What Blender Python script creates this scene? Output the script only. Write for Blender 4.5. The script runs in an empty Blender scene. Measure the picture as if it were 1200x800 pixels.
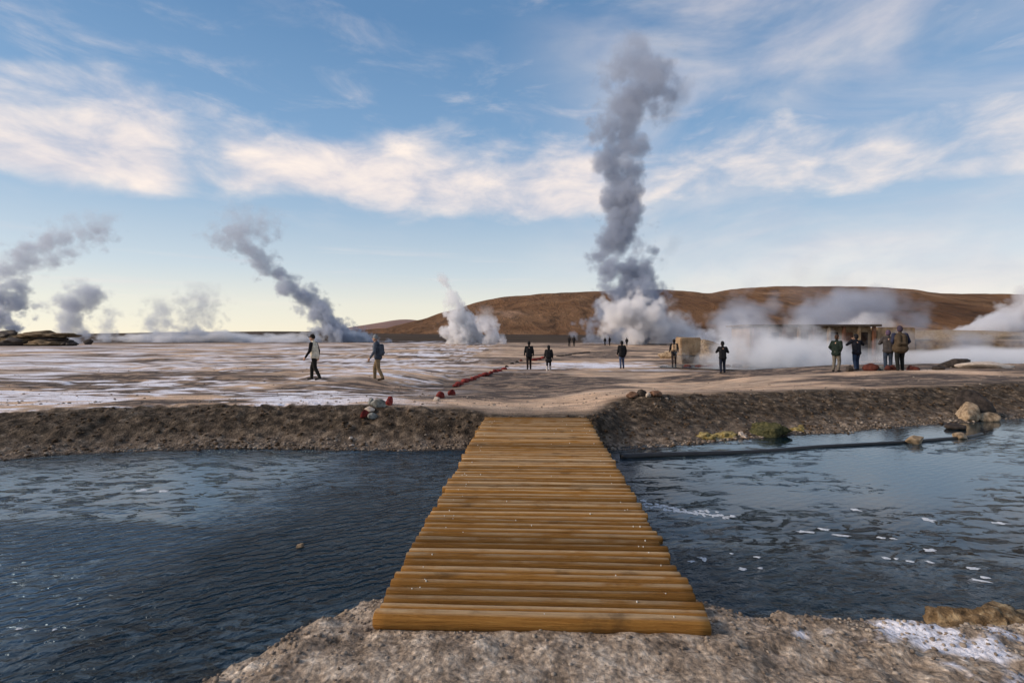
import bpy, bmesh, math, random
import numpy as np
from mathutils import Vector, Matrix, noise as mnoise

R = math.radians
SC = bpy.context.scene
COL = SC.collection
random.seed(7)

# ------------------------------------------------------------------ camera
CAM_Z = 1.75
F, HY, CX = 600.0, 392.0, 600.0       # focal length and horizon of the photograph, in its pixels
cam_d = bpy.data.cameras.new('camera')
cam_d.sensor_width = 36.0
cam_d.lens = 18.0
cam_d.clip_start = 0.05
cam_d.clip_end = 20000
cam = bpy.data.objects.new('camera', cam_d)
COL.objects.link(cam)
cam.location = (0, 0, CAM_Z)
cam.rotation_euler = (R(90 - 0.76), 0, 0)
SC.camera = cam

SC.view_settings.view_transform = 'Standard'
SC.view_settings.look = 'None'
SC.view_settings.gamma = 1
SC.view_settings.exposure = 0.35
SC.render.engine = 'CYCLES'
cy = SC.cycles
cy.use_denoising = True
cy.max_bounces = 8
cy.volume_bounces = 4
cy.transparent_max_bounces = 24
cy.volume_step_rate = 1.0
cy.volume_max_steps = 256
cy.use_adaptive_sampling = True
cy.adaptive_threshold = 0.012
cy.sample_clamp_indirect = 6


# ------------------------------------------------------------------ node helpers
def nd(t, typ, ins=None, **props):
    n = t.nodes.new(typ)
    for k, v in props.items():
        setattr(n, k, v)
    for k, v in (ins or {}).items():
        s = n.inputs[k]
        if isinstance(v, bpy.types.NodeSocket):
            t.links.new(v, s)
        else:
            s.default_value = v
    return n


def mth(t, op, a, b=None, c=None, clamp=False):
    ins = {0: a}
    if b is not None:
        ins[1] = b
    if c is not None:
        ins[2] = c
    return nd(t, 'ShaderNodeMath', ins, operation=op, use_clamp=clamp).outputs[0]


def mixc(t, f, a, b, mode='MIX'):
    n = nd(t, 'ShaderNodeMix', data_type='RGBA', blend_type=mode)
    for i, v in ((0, f), (6, a), (7, b)):
        if isinstance(v, bpy.types.NodeSocket):
            t.links.new(v, n.inputs[i])
        elif isinstance(v, (int, float)):
            n.inputs[i].default_value = v
        else:
            n.inputs[i].default_value = (*v[:3], 1)
    return n.outputs[2]


def ramp(t, f, stops, interp='LINEAR'):
    n = nd(t, 'ShaderNodeValToRGB', {0: f})
    n.color_ramp.interpolation = interp
    els = n.color_ramp.elements
    while len(els) < len(stops):
        els.new(0.5)
    for e, (p, c) in zip(els, sorted(stops, key=lambda s: s[0])):
        e.position = p
        e.color = (c, c, c, 1) if isinstance(c, (int, float)) else (*c[:3], 1)
    return n.outputs[0]


def sstep(t, v, a, b):
    n = nd(t, 'ShaderNodeMapRange', {0: v, 1: a, 2: b, 3: 0.0, 4: 1.0}, interpolation_type='SMOOTHSTEP')
    return n.outputs[0]


def tnoise(t, vec, scale, detail=4, rough=0.55, dist=0.0, out=0):
    n = nd(t, 'ShaderNodeTexNoise', {'Vector': vec, 'Scale': scale, 'Detail': detail, 'Roughness': rough, 'Distortion': dist})
    return n.outputs[out]


def mapped(t, vec, scale=(1, 1, 1), rot=(0, 0, 0), loc=(0, 0, 0)):
    return nd(t, 'ShaderNodeMapping', {0: vec, 1: loc, 2: rot, 3: scale}).outputs[0]


def new_mat(name):
    m = bpy.data.materials.new(name)
    m.use_nodes = True
    t = m.node_tree
    for n in list(t.nodes):
        t.nodes.remove(n)
    out = t.nodes.new('ShaderNodeOutputMaterial')
    return m, t, out


def simple_mat(name, c1, c2, scale=8.0, rough=0.85, bump=0.3, dist=0.01, detail=6, coord='Object', c3=None, stretch=(1, 1, 1), rand=0.0):
    m, t, out = new_mat(name)
    tc = nd(t, 'ShaderNodeTexCoord').outputs[coord]
    v = mapped(t, tc, stretch)
    n = tnoise(t, v, scale, detail, 0.6)
    st = [(0.3, c1), (0.68, c2)]
    if c3:
        st = [(0.3, c1), (0.5, c2), (0.72, c3)]
    c = ramp(t, n, st)
    if rand:
        rn = nd(t, 'ShaderNodeObjectInfo').outputs['Random']
        k = mth(t, 'MULTIPLY_ADD', rn, rand, 1 - rand / 2)
        cc = nd(t, 'ShaderNodeCombineColor', {0: k, 1: k, 2: k}).outputs[0]
        c = mixc(t, 1.0, c, cc, 'MULTIPLY')
    n2 = tnoise(t, v, scale * 4, 5, 0.6)
    b = nd(t, 'ShaderNodeBump', {'Strength': bump, 'Distance': dist, 'Height': n2}).outputs[0]
    p = nd(t, 'ShaderNodeBsdfPrincipled', {'Base Color': c, 'Roughness': rough, 'Normal': b, 'Specular IOR Level': 0.15 if rough > 0.6 else 0.5})
    t.links.new(p.outputs[0], out.inputs[0])
    return m


# ------------------------------------------------------------------ world and sun
SUN_EL, SUN_AZ = 27.0, -98.0            # azimuth measured from +Y towards +X
w = bpy.data.worlds.new('World')
SC.world = w
w.use_nodes = True
t = w.node_tree
for n in list(t.nodes):
    t.nodes.remove(n)
wout = t.nodes.new('ShaderNodeOutputWorld')
sky = nd(t, 'ShaderNodeTexSky', sky_type='NISHITA', sun_disc=False)
sky.sun_elevation = R(SUN_EL)
sky.sun_rotation = R(SUN_AZ)
sky.altitude = 4000
sky.air_density = 1.0
sky.dust_density = 1.0
dirv = nd(t, 'ShaderNodeTexCoord').outputs['Generated']
sep = nd(t, 'ShaderNodeSeparateXYZ', {0: dirv})
el = mth(t, 'ARCSINE', sep.outputs[2])                       # elevation, radians
az = mth(t, 'ARCTAN2', sep.outputs[0], sep.outputs[1])        # azimuth, radians
elf = mth(t, 'DIVIDE', el, math.pi / 2, clamp=True)
# the clear dawn air: pale yellow at the horizon, blue overhead
grad = ramp(t, elf, [(0.0, (8.8, 7.7, 5.9)), (0.035, (8.2, 7.7, 6.3)), (0.075, (6.0, 6.7, 6.9)), (0.14, (3.7, 5.1, 6.5)),
                     (0.22, (2.2, 3.85, 6.0)), (0.34, (1.25, 2.65, 4.8)), (0.6, (0.95, 1.95, 3.7)), (1.0, (0.75, 1.5, 3.0))])
skyc = mixc(t, 0.78, sky.outputs[0], grad)
# cirrus
cv = nd(t, 'ShaderNodeCombineXYZ', {0: az, 1: el, 2: 0.0}).outputs[0]
wob = tnoise(t, mapped(t, cv, (1.3, 2.6, 1)), 2.2, 3, 0.5)
elw = mth(t, 'ADD', el, mth(t, 'MULTIPLY', mth(t, 'SUBTRACT', wob, 0.5), 0.16))
band = mth(t, 'MULTIPLY', sstep(t, elw, R(11.0), R(14.4)), mth(t, 'SUBTRACT', 1.0, sstep(t, elw, R(16.5), R(24))))
streak = tnoise(t, mapped(t, cv, (4.0, 9.0, 1), (0, 0, R(-5)), (0.35, 0, 0)), 2.2, 12, 0.6, 0.35)
azf = nd(t, 'ShaderNodeMapRange', {0: az, 1: R(-60), 2: R(60), 3: 0.0, 4: 1.0}).outputs[0]
amp = ramp(t, azf, [(0.0, 0.6), (0.10, 0.9), (0.20, 0.9), (0.245, 0.5), (0.275, 0.8), (0.34, 0.95), (0.46, 0.8), (0.57, 0.85), (0.62, 0.6), (0.75, 0.62), (1.0, 0.6)], 'EASE')
big = tnoise(t, mapped(t, cv, (2.0, 3.0, 1), (0, 0, 0), (1.7, 0.4, 0)), 1.6, 2, 0.5)
puff = tnoise(t, mapped(t, cv, (2.6, 5.5, 1), (0, 0, R(-7)), (5.1, 2.2, 0)), 2.2, 4, 0.5, 0.25)
cover = mth(t, 'MULTIPLY', band, mth(t, 'MULTIPLY', amp, 0.95))
cover = mth(t, 'ADD', cover, mth(t, 'MULTIPLY', mth(t, 'SUBTRACT', puff, 0.5), 0.95))
cover = mth(t, 'ADD', cover, mth(t, 'MULTIPLY', mth(t, 'SUBTRACT', streak, 0.5), 0.9))
cover = mth(t, 'MULTIPLY', mth(t, 'MULTIPLY', sstep(t, cover, 0.16, 0.98), sstep(t, band, 0.0, 0.35)), 0.97)
wisp = tnoise(t, mapped(t, cv, (2.2, 7.0, 1), (0, 0, R(14)), (3.1, 1.2, 0)), 2.4, 9, 0.62, 0.5)
high = mth(t, 'MULTIPLY', sstep(t, wisp, 0.46, 0.85), mth(t, 'MULTIPLY', mth(t, 'MULTIPLY', sstep(t, el, R(8), R(20)), mth(t, 'SUBTRACT', 1.0, mth(t, 'MULTIPLY', sstep(t, el, R(21), R(30)), 0.5))), 0.6))
soft = mth(t, 'MULTIPLY', tnoise(t, mapped(t, cv, (1.5, 3.5, 1), (0, 0, R(-12)), (0, 5.2, 0)), 1.7, 6, 0.55, 0.6), 1.0)
veil = mth(t, 'MULTIPLY', sstep(t, soft, 0.32, 0.74), mth(t, 'MULTIPLY', sstep(t, az, R(-4), R(24)), 0.66))
lowst = mth(t, 'MULTIPLY', sstep(t, tnoise(t, mapped(t, cv, (1.2, 22, 1)), 2.0, 6, 0.6), 0.5, 0.75),
            mth(t, 'MULTIPLY', mth(t, 'MULTIPLY', sstep(t, el, R(1), R(4)), mth(t, 'SUBTRACT', 1.0, sstep(t, el, R(7), R(11)))), 0.35))
fac = mth(t, 'MAXIMUM', mth(t, 'MAXIMUM', cover, high), mth(t, 'MAXIMUM', veil, lowst), clamp=True)
fac = mth(t, 'MULTIPLY', fac, 0.93)
ccol = ramp(t, mth(t, 'MULTIPLY_ADD', streak, 0.55, mth(t, 'MULTIPLY', puff, 0.45)), [(0.36, (5.8, 5.5, 6.1)), (0.5, (7.8, 7.0, 6.8)), (0.64, (9.6, 8.3, 7.3))])
skyc = mixc(t, fac, skyc, ccol)
bg = nd(t, 'ShaderNodeBackground', {'Color': skyc, 'Strength': 0.09})
t.links.new(bg.outputs[0], wout.inputs[0])

sun_d = bpy.data.lights.new('sun', 'SUN')
sun_d.energy = 3.3
sun_d.angle = R(24)
sun_d.color = (1.0, 0.82, 0.66)
sun = bpy.data.objects.new('sun', sun_d)
COL.objects.link(sun)
sd = Vector((math.sin(R(SUN_AZ)) * math.cos(R(SUN_EL)), math.cos(R(SUN_AZ)) * math.cos(R(SUN_EL)), math.sin(R(SUN_EL))))
sun.rotation_euler = sd.to_track_quat('Z', 'Y').to_euler()
sun.location = sd * 50 + Vector((0, 0, 30))


# ------------------------------------------------------------------ general helpers
def at(px, py, z):
    """where the ray through a pixel of the photograph meets the level z"""
    d = F * (CAM_Z - z) / (py - HY)
    return ((px - CX) / F * d, d)


def link_mesh(name, me, mat=None, parent=None, loc=None, smooth=True):
    o = bpy.data.objects.new(name, me)
    COL.objects.link(o)
    if mat:
        me.materials.append(mat)
    if smooth and len(me.polygons):
        me.polygons.foreach_set('use_smooth', [True] * len(me.polygons))
    if parent:
        o.parent = parent
    if loc is not None:
        o.location = loc
    return o


def tag(o, label=None, cat=None, group=None, kind=None):
    if label:
        o['label'] = label
    if cat:
        o['category'] = cat
    if group:
        o['group'] = group
    if kind:
        o['kind'] = kind
    return o


def empty(name, loc, rz=0.0):
    o = bpy.data.objects.new(name, None)
    o.empty_display_size = 0.2
    COL.objects.link(o)
    o.location = loc
    o.rotation_euler = (0, 0, rz)
    return o


def np_mesh(name, v, f):
    me = bpy.data.meshes.new(name)
    v = np.asarray(v, np.float32)
    f = np.asarray(f, np.int32)
    k = f.shape[1]
    me.vertices.add(len(v))
    me.vertices.foreach_set('co', v.ravel())
    me.loops.add(f.size)
    me.loops.foreach_set('vertex_index', f.ravel())
    me.polygons.add(len(f))
    me.polygons.foreach_set('loop_start', np.arange(0, f.size, k, dtype=np.int32))
    me.polygons.foreach_set('loop_total', np.full(len(f), k, np.int32))
    me.update(calc_edges=True)
    me.validate()
    return me


def grid_faces(ny, nx):
    i = np.arange(ny * nx).reshape(ny, nx)
    return np.stack([i[:-1, :-1], i[:-1, 1:], i[1:, 1:], i[1:, :-1]], -1).reshape(-1, 4)


def hsh(ix, iy, s):
    h = (ix.astype(np.int64) * 374761393 + iy.astype(np.int64) * 668265263 + s * 974634767) & 0xffffffff
    h = ((h ^ (h >> 13)) * 1274126177) & 0xffffffff
    h = h ^ (h >> 16)
    return (h & 0xffffff) / float(0xffffff)


def vnoise(x, y, s=0):
    x, y = np.broadcast_arrays(np.asarray(x, float), np.asarray(y, float))
    ix, iy = np.floor(x), np.floor(y)
    fx, fy = x - ix, y - iy
    fx = fx * fx * fx * (fx * (fx * 6 - 15) + 10)
    fy = fy * fy * fy * (fy * (fy * 6 - 15) + 10)
    a, b = hsh(ix, iy, s), hsh(ix + 1, iy, s)
    c, d = hsh(ix, iy + 1, s), hsh(ix + 1, iy + 1, s)
    return (a * (1 - fx) + b * fx) * (1 - fy) + (c * (1 - fx) + d * fx) * fy


def fbm(x, y, s=0, o=4, g=0.5):
    r, a, tot = 0.0, 1.0, 0.0
    for k in range(o):
        r = r + a * (vnoise(x * 2 ** k + 17.3 * k, y * 2 ** k - 9.1 * k, s + k) - 0.5)
        tot += a
        a *= g
    return r / tot * 2          # about -1..1


def S(v):
    v = np.clip(v, 0, 1)
    return v * v * (3 - 2 * v)


# ------------------------------------------------------------------ terrain
WATER_Z = -0.45
FAR_SHORE = [at(px, py, WATER_Z) for px, py in ((-200, 548), (0, 540), (100, 532), (250, 527), (380, 529), (530, 528), (725, 529),
                                               (897, 513), (983, 509), (1040, 502), (1113, 497), (1200, 491), (1400, 482))]
FSX, FSY = np.array(FAR_SHORE).T
NEAR_SHORE = [(-30, 0.3), (-3.2, 1.2), (-1.98, 2.6), (-1.62, 3.24), (-1.29, 3.69), (-1.05, 3.95), (0, 4.05), (1.2, 3.95), (1.56, 3.8),
              (2.4, 3.74), (3.0, 3.66), (3.5, 3.72), (4.5, 3.85), (7, 4.1), (30, 4.6)]
NSX, NSY = np.array(NEAR_SHORE).T


def shore_far(x):
    return np.interp(x, FSX, FSY) + 0.12 * fbm(x * 1.3, x * 0, 31, 4) + 0.05 * fbm(x * 6, x * 0, 33, 2)


def shore_near(x):
    return np.interp(x, NSX, NSY) + 0.05 * fbm(x * 3, x * 0, 37, 4)


def bank_top(x):
    return np.interp(x, [-20, -9, -4, -1.2, 0.5, 2.2, 3.6, 6, 9, 14, 20], [0.16, 0.14, 0.15, 0.10, 0.02, 0.06, 0.14, 0.11, 0.12, 0.16, 0.2])


def bank_width(x):
    return np.interp(x, [-20, -9, -4, -1.4, -0.5, 1.7, 2.6, 5, 9, 14], [2.1, 2.0, 1.8, 1.5, 0.9, 0.9, 2.6, 2.9, 2.6, 2.2])


def plain(x, y):
    left = 0.42 * S((-x - 2.5) / 4) * (1 - S((y - 22) / 14))
    right = S((x - 6.5) / 5) * (1 - S((y - 25.2) / 2.2)) * np.interp(x, [6, 12, 16, 22, 40], [0.25, 0.42, 0.66, 0.74, 0.8])
    cone = 0.30 * np.exp(-((x - 14) ** 2 / 30 + (y - 62) ** 2 / 60))
    return -0.42 + left + right + cone


def ground_z(x, y):
    x = np.asarray(x, float)
    y = np.asarray(y, float)
    sf, sn = shore_far(x), shore_near(x)
    # far side
    s = y - sf
    bt, bw = bank_top(x), bank_width(x)
    k = s / bw
    prof = -0.45 + (bt + 0.45) * (0.35 * np.clip(k, 0, 1) + 0.65 * S((k - 0.08) / 0.92))
    back = S((s - bw) / np.interp(x, [-6, -1, 2, 6], [6, 14, 14, 7]))
    zf = np.where(k < 1, prof, bt * (1 - back) + plain(x, y) * back)
    zf = np.where(s < 0, -0.45 + np.clip(s * 0.6, -0.45, 0), zf)
    bankm = S(s / 0.3) * (1 - S((s - bw * 1.05) / 0.5))
    lump = 0.075 * fbm(x * 1.3, y * 1.6, 3, 4) + 0.05 * fbm(x * 5, y * 5, 5, 3)
    zf = zf + lump * bankm
    flat = S((s - bw * 0.9) / 0.6)
    fade = np.clip(14 / np.maximum(y, 14), 0.25, 1)
    zf = zf + flat * (0.05 * fbm(x * 0.35, y * 0.55, 11, 4) + 0.016 * fbm(x * 2.2, y * 3.5, 13, 3) * fade)
    ledge = 0.10 * S((fbm(x * 0.16, y * 0.28, 51, 3) - 0.1) / 0.12) * S((y - 15) / 5) * S((-x + 6) / 8)
    zf = zf + ledge * flat * (1 - S((y - 60) / 60))
    zf = zf + 0.14 * np.exp(-(((x - 3.55) / 0.7) ** 2 + ((y - 12.7) / 0.55) ** 2))
    # near side
    q = sn - y
    zn = -0.45 + 0.33 * S(q / 0.42) + 0.05 * S((q - 0.5) / 1.0) + 0.06 * S((q - 1.0) / 3.0)
    zn = np.where(q < 0, -0.45 + np.clip(q * 0.8, -0.45, 0), zn)
    zn = zn + S(q / 0.12) * (0.055 * fbm(x * 3.2, y * 3.2, 21, 4) + 0.035 * fbm(x * 10, y * 10, 23, 3, 0.65))
    # a dry shelf keeps the landing of the bridge level
    lan = np.exp(-((x - 0.12) / 1.15) ** 6) * S(q / 0.25)
    zn = zn * (1 - 0.75 * lan) + 0.75 * lan * (-0.078 + 0.05 * fbm(x * 4, y * 4, 25, 3))
    return np.where(y > (sf + sn) / 2, zf, zn)


def gz(x, y):
    return float(ground_z(np.array([x]), np.array([y]))[0])


_HD = np.concatenate([np.arange(2.2, 16, 0.02), np.geomspace(16, 400, 1500)])


def hit(px, py):
    """where the ray through a pixel of the photograph meets the terrain"""
    x = (px - CX) / F * _HD
    z = CAM_Z - (py - HY) / F * _HD
    g = np.maximum(ground_z(x, _HD), WATER_Z)
    i = np.argmax(z <= g)
    return float(x[i]), float(_HD[i])


def geo(a, b, s0, g):
    r, s = [a], s0
    while r[-1] < b:
        r.append(r[-1] + s)
        s *= g
    return r


xp = list(np.arange(0, 15.0, 0.042))
xp += geo(15.05, 6000, 0.05, 1.07)
xs = np.array([-v for v in xp[:0:-1]] + xp)
ys = np.array([-v for v in geo(0, 60, 0.6, 1.35)[:0:-1]] + list(np.arange(0.0, 1.6, 0.12)) + list(np.arange(1.6, 4.3, 0.03)) +
              list(np.arange(4.3, 8.3, 0.25)) + list(np.arange(8.3, 14.8, 0.04)) + geo(14.8, 7000, 0.045, 1.025))
X, Y = np.meshgrid(xs, ys)
Z = ground_z(X, Y)
me = np_mesh('ground', np.stack([X, Y, Z], -1).reshape(-1, 3), grid_faces(len(ys), len(xs)))


def attr(me, name, arr):
    a = me.attributes.new(name, 'FLOAT', 'POINT')
    a.data.foreach_set('value', np.asarray(arr, np.float32).ravel())


sF, sN = shore_far(X), shore_near(X)
sd_ = Y - sF
bw_ = bank_width(X)
nz = fbm(X * 0.9, Y * 1.2, 61, 4)
onfar = Y > (sF + sN) / 2
bank = np.where(onfar, 1 - S((sd_ - bw_ * (1.0 + 0.22 * nz)) / np.interp(X, [-4, 0, 3, 10], [0.22, 1.3, 1.6, 1.4])), 0)
gravel = np.where(onfar, 0, 1.0)
fr = fbm(X * 0.20, Y * 0.42, 71, 5, 0.6)
fr2 = fbm(X * 0.9, Y * 2.4, 75, 4, 0.6)
wl = S((-X - 0.5) / 5)
depthw = np.interp(Y, [11.5, 12.3, 15, 17, 20, 24, 34, 60, 120], [1, 1, 0.95, 0.5, 0.15, 0.6, 0.7, 0.45, 0.3])
frost = S((fr * 0.75 + 0.75 * fr2 - 0.02 + 0.6 * (depthw - 0.5)) / 0.22) * wl
mid = np.exp(-((Y - 36) / 5) ** 2) * np.exp(-((X - 6) / 6) ** 2) + np.exp(-((Y - 32) / 5) ** 2) * np.exp(-((X + 7) / 5) ** 2)
frost = np.maximum(frost, S((fr + 0.5 * fr2 - 0.25 + 0.6 * mid) / 0.4) * np.clip(mid * 1.6, 0, 1))
nearf = S((fbm(X * 1.5, Y * 1.9, 81, 4) + 0.55 * fbm(X * 6, Y * 6, 83, 4, 0.6) + 0.13) / 0.22) * S((X - 1.5) / 0.35) * S((sN - Y - 0.06) / 0.22) * S((5.5 - X) / 2)
frost = np.where(onfar, frost * (1 - bank), nearf)
damp = S((fbm(X * 0.13, Y * 0.33, 91, 4, 0.6) + 0.12) / 0.25) * (1 - frost)
wet = np.where(onfar, 1 - S((sd_ - 0.02) / 0.18), 1 - S((sN - Y - 0.02) / 0.12))
scrub = S((Y + 10 * fbm(X * 0.02, Y * 0.05, 95, 3) - 128) / 14)
attr(me, 'bank', bank)
attr(me, 'gravel', gravel)
attr(me, 'frost', frost)
attr(me, 'damp', damp)
attr(me, 'wet', wet)
attr(me, 'scrub', scrub)

m, t, out = new_mat('sinter_and_soil')
pos = nd(t, 'ShaderNodeNewGeometry').outputs['Position']


def A(name):
    return nd(t, 'ShaderNodeAttribute', attribute_name=name).outputs['Fac']


n_big = tnoise(t, mapped(t, pos, (0.22, 0.5, 0.5)), 1.0, 8, 0.62, 0.4)
n_mid = tnoise(t, mapped(t, pos, (1.2, 2.6, 2)), 1.0, 8, 0.65)
n_fine = tnoise(t, pos, 24, 6, 0.7)
n_soil = tnoise(t, pos, 5.5, 9, 0.68)
vor = nd(t, 'ShaderNodeTexVoronoi', {'Vector': pos, 'Scale': 26.0, 'Randomness': 1.0}).outputs['Distance']
pl = ramp(t, n_big, [(0.30, (0.25, 0.18, 0.13)), (0.44, (0.45, 0.34, 0.25)), (0.54, (0.62, 0.43, 0.29)), (0.70, (0.72, 0.58, 0.46))])
pl = mixc(t, 0.75, pl, ramp(t, n_mid, [(0.34, 0.36), (0.46, 0.85), (0.54, 1.05), (0.66, 1.3)]), 'MULTIPLY')
pl = mixc(t, mth(t, 'MULTIPLY', A('damp'), sstep(t, n_mid, 0.36, 0.52)), pl, (0.085, 0.066, 0.057))
pl = mixc(t, A('scrub'), pl, ramp(t, n_big, [(0.35, (0.03, 0.019, 0.012)), (0.65, (0.10, 0.062, 0.036))]))
soil = ramp(t, n_soil, [(0.32, (0.012, 0.009, 0.006)), (0.46, (0.042, 0.031, 0.021)), (0.58, (0.11, 0.083, 0.058)), (0.72, (0.28, 0.225, 0.17))])
sepz = nd(t, 'ShaderNodeSeparateXYZ', {0: pos}).outputs[2]
toe = mth(t, 'SUBTRACT', 1.0, sstep(t, mth(t, 'ADD', sepz, mth(t, 'MULTIPLY', n_soil, 0.2)), -0.32, -0.05))
toec = ramp(t, n_soil, [(0.3, (0.03, 0.024, 0.018)), (0.5, (0.13, 0.10, 0.075)), (0.68, (0.34, 0.28, 0.22))])
soil = mixc(t, mth(t, 'MULTIPLY', toe, 0.85), soil, toec)
c = mixc(t, A('bank'), pl, soil)
grv = ramp(t, n_soil, [(0.3, (0.09, 0.066, 0.048)), (0.46, (0.28, 0.22, 0.165)), (0.56, (0.42, 0.345, 0.27)), (0.70, (0.62, 0.55, 0.46))])
grv = mixc(t, 0.8, grv, ramp(t, n_fine, [(0.34, 0.25), (0.46, 0.8), (0.54, 1.05), (0.64, 1.7)]), 'MULTIPLY')
c = mixc(t, A('gravel'), c, grv)
fro = mth(t, 'MULTIPLY', A('frost'), sstep(t, mth(t, 'ADD', mth(t, 'MULTIPLY', n_fine, 0.45), mth(t, 'MULTIPLY', n_mid, 0.75)), 0.44, 0.62))
c = mixc(t, fro, c, ramp(t, n_mid, [(0.3, (0.70, 0.71, 0.80)), (0.7, (0.86, 0.87, 0.93))]))
c = mixc(t, 0.55, c, ramp(t, vor, [(0.0, 1.25), (0.5, 0.9), (0.9, 0.6)]), 'MULTIPLY')
c = mixc(t, mth(t, 'MULTIPLY', A('wet'), 0.85), c, (0.012, 0.010, 0.008))
hgt = mth(t, 'ADD', mth(t, 'MULTIPLY', n_fine, 0.35), mth(t, 'MULTIPLY', n_soil, 1.0))
hgt = mth(t, 'ADD', hgt, mth(t, 'MULTIPLY', vor, -0.35))
bmp = nd(t, 'ShaderNodeBump', {'Strength': 0.9, 'Distance': 0.05, 'Height': hgt}).outputs[0]
rgh = mth(t, 'MULTIPLY_ADD', A('wet'), -0.45, 0.92)
p = nd(t, 'ShaderNodeBsdfPrincipled', {'Base Color': c, 'Roughness': rgh, 'Normal': bmp, 'Specular IOR Level': 0.15})
t.links.new(p.outputs[0], out.inputs[0])
M_GROUND = m
tag(link_mesh('ground', me, m), kind='structure')

# ------------------------------------------------------------------ river
m, t, out = new_mat('river_water')
pos = nd(t, 'ShaderNodeNewGeometry').outputs['Position']
rip = tnoise(t, mapped(t, pos, (3.4, 4.6, 1), (0, 0, R(-16))), 1.5, 7, 0.62, 0.7)
rip2 = tnoise(t, mapped(t, pos, (1.0, 2.2, 1), (0, 0, R(20))), 1.3, 3, 0.5, 0.4)
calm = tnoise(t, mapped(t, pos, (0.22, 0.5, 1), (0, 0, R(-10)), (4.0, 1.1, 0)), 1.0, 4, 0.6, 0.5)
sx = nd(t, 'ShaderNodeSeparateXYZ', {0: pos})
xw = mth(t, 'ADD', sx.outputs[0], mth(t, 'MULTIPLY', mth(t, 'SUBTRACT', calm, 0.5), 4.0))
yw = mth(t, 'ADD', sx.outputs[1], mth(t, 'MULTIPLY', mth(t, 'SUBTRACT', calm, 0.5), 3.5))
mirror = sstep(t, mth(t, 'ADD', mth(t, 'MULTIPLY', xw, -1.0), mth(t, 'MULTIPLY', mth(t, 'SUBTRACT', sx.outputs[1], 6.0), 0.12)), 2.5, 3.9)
leftm = mth(t, 'MULTIPLY', mth(t, 'SUBTRACT', 1.0, sstep(t, xw, -0.5, 2.0)), mth(t, 'SUBTRACT', 1.0, mth(t, 'MULTIPLY', mirror, 0.97)))
nearm = mth(t, 'SUBTRACT', 1.0, sstep(t, mth(t, 'ADD', yw, mth(t, 'MULTIPLY', sx.outputs[0], 0.18)), 5.0, 5.8))
filmr = tnoise(t, mapped(t, pos, (0.16, 0.4, 1), (0, 0, R(-8)), (2.2, 7.0, 0)), 1.0, 4, 0.6)
speck = tnoise(t, mapped(t, pos, (1.0, 2.2, 1), (0, 0, R(-14))), 2.6, 7, 0.7, 0.6)
specm = mth(t, 'MULTIPLY', sstep(t, speck, 0.52, 0.60), sstep(t, filmr, 0.38, 0.5))
chop = mth(t, 'MAXIMUM', mth(t, 'MAXIMUM', mth(t, 'MULTIPLY', leftm, 0.42), mth(t, 'MULTIPLY', nearm, 0.5)), mth(t, 'MULTIPLY', specm, 0.6))
wv = nd(t, 'ShaderNodeTexWave', {'Vector': mapped(t, pos, (1.0, 1.0, 1.0), (0, 0, R(62))), 'Scale': 2.6, 'Distortion': 9.0, 'Detail': 4.0, 'Detail Scale': 1.3, 'Detail Roughness': 0.6}, wave_type='BANDS').outputs['Fac']
hh = mth(t, 'MULTIPLY', mth(t, 'ADD', mth(t, 'MULTIPLY_ADD', rip2, 0.5, rip), mth(t, 'MULTIPLY', wv, 0.4)), mth(t, 'MULTIPLY_ADD', chop, 1.1, 0.035))
bmp = nd(t, 'ShaderNodeBump', {'Strength': 1.0, 'Distance': 0.05, 'Height': hh}).outputs[0]
film = tnoise(t, mapped(t, pos, (2.0, 4.5, 1), (0, 0, R(-12))), 1.6, 10, 0.72, 1.0)
filmr = tnoise(t, mapped(t, pos, (0.16, 0.4, 1), (0, 0, R(-8)), (2.2, 7.0, 0)), 1.0, 4, 0.6)
icem = mth(t, 'MULTIPLY', sstep(t, film, 0.46, 0.54), sstep(t, filmr, 0.40, 0.54))
c = mixc(t, mth(t, 'MULTIPLY', icem, 0.13), (0.002, 0.009, 0.015), (0.26, 0.38, 0.50))
rg = mth(t, 'MULTIPLY_ADD', icem, 0.16, 0.03)
skin = mth(t, 'MAXIMUM', mirror, mth(t, 'MULTIPLY', sstep(t, yw, 5.2, 7.6), sstep(t, xw, 1.8, 4.5)))  # no surface film: zones where bright sky reflections are painted in
ior = mth(t, 'MULTIPLY_ADD', skin, 0.95, 1.33)  # index raised in those zones only to brighten the reflections
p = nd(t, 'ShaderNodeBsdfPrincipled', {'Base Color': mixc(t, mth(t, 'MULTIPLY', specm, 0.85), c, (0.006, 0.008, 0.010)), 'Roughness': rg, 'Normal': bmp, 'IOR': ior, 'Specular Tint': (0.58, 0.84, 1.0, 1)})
t.links.new(p.outputs[0], out.inputs[0])
M_WATER = m
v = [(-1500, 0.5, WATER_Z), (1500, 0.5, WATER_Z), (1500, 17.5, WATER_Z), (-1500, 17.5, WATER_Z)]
tag(link_mesh('river_water', np_mesh('river_water', v, [(0, 1, 2, 3)]), m), kind='structure')

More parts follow.
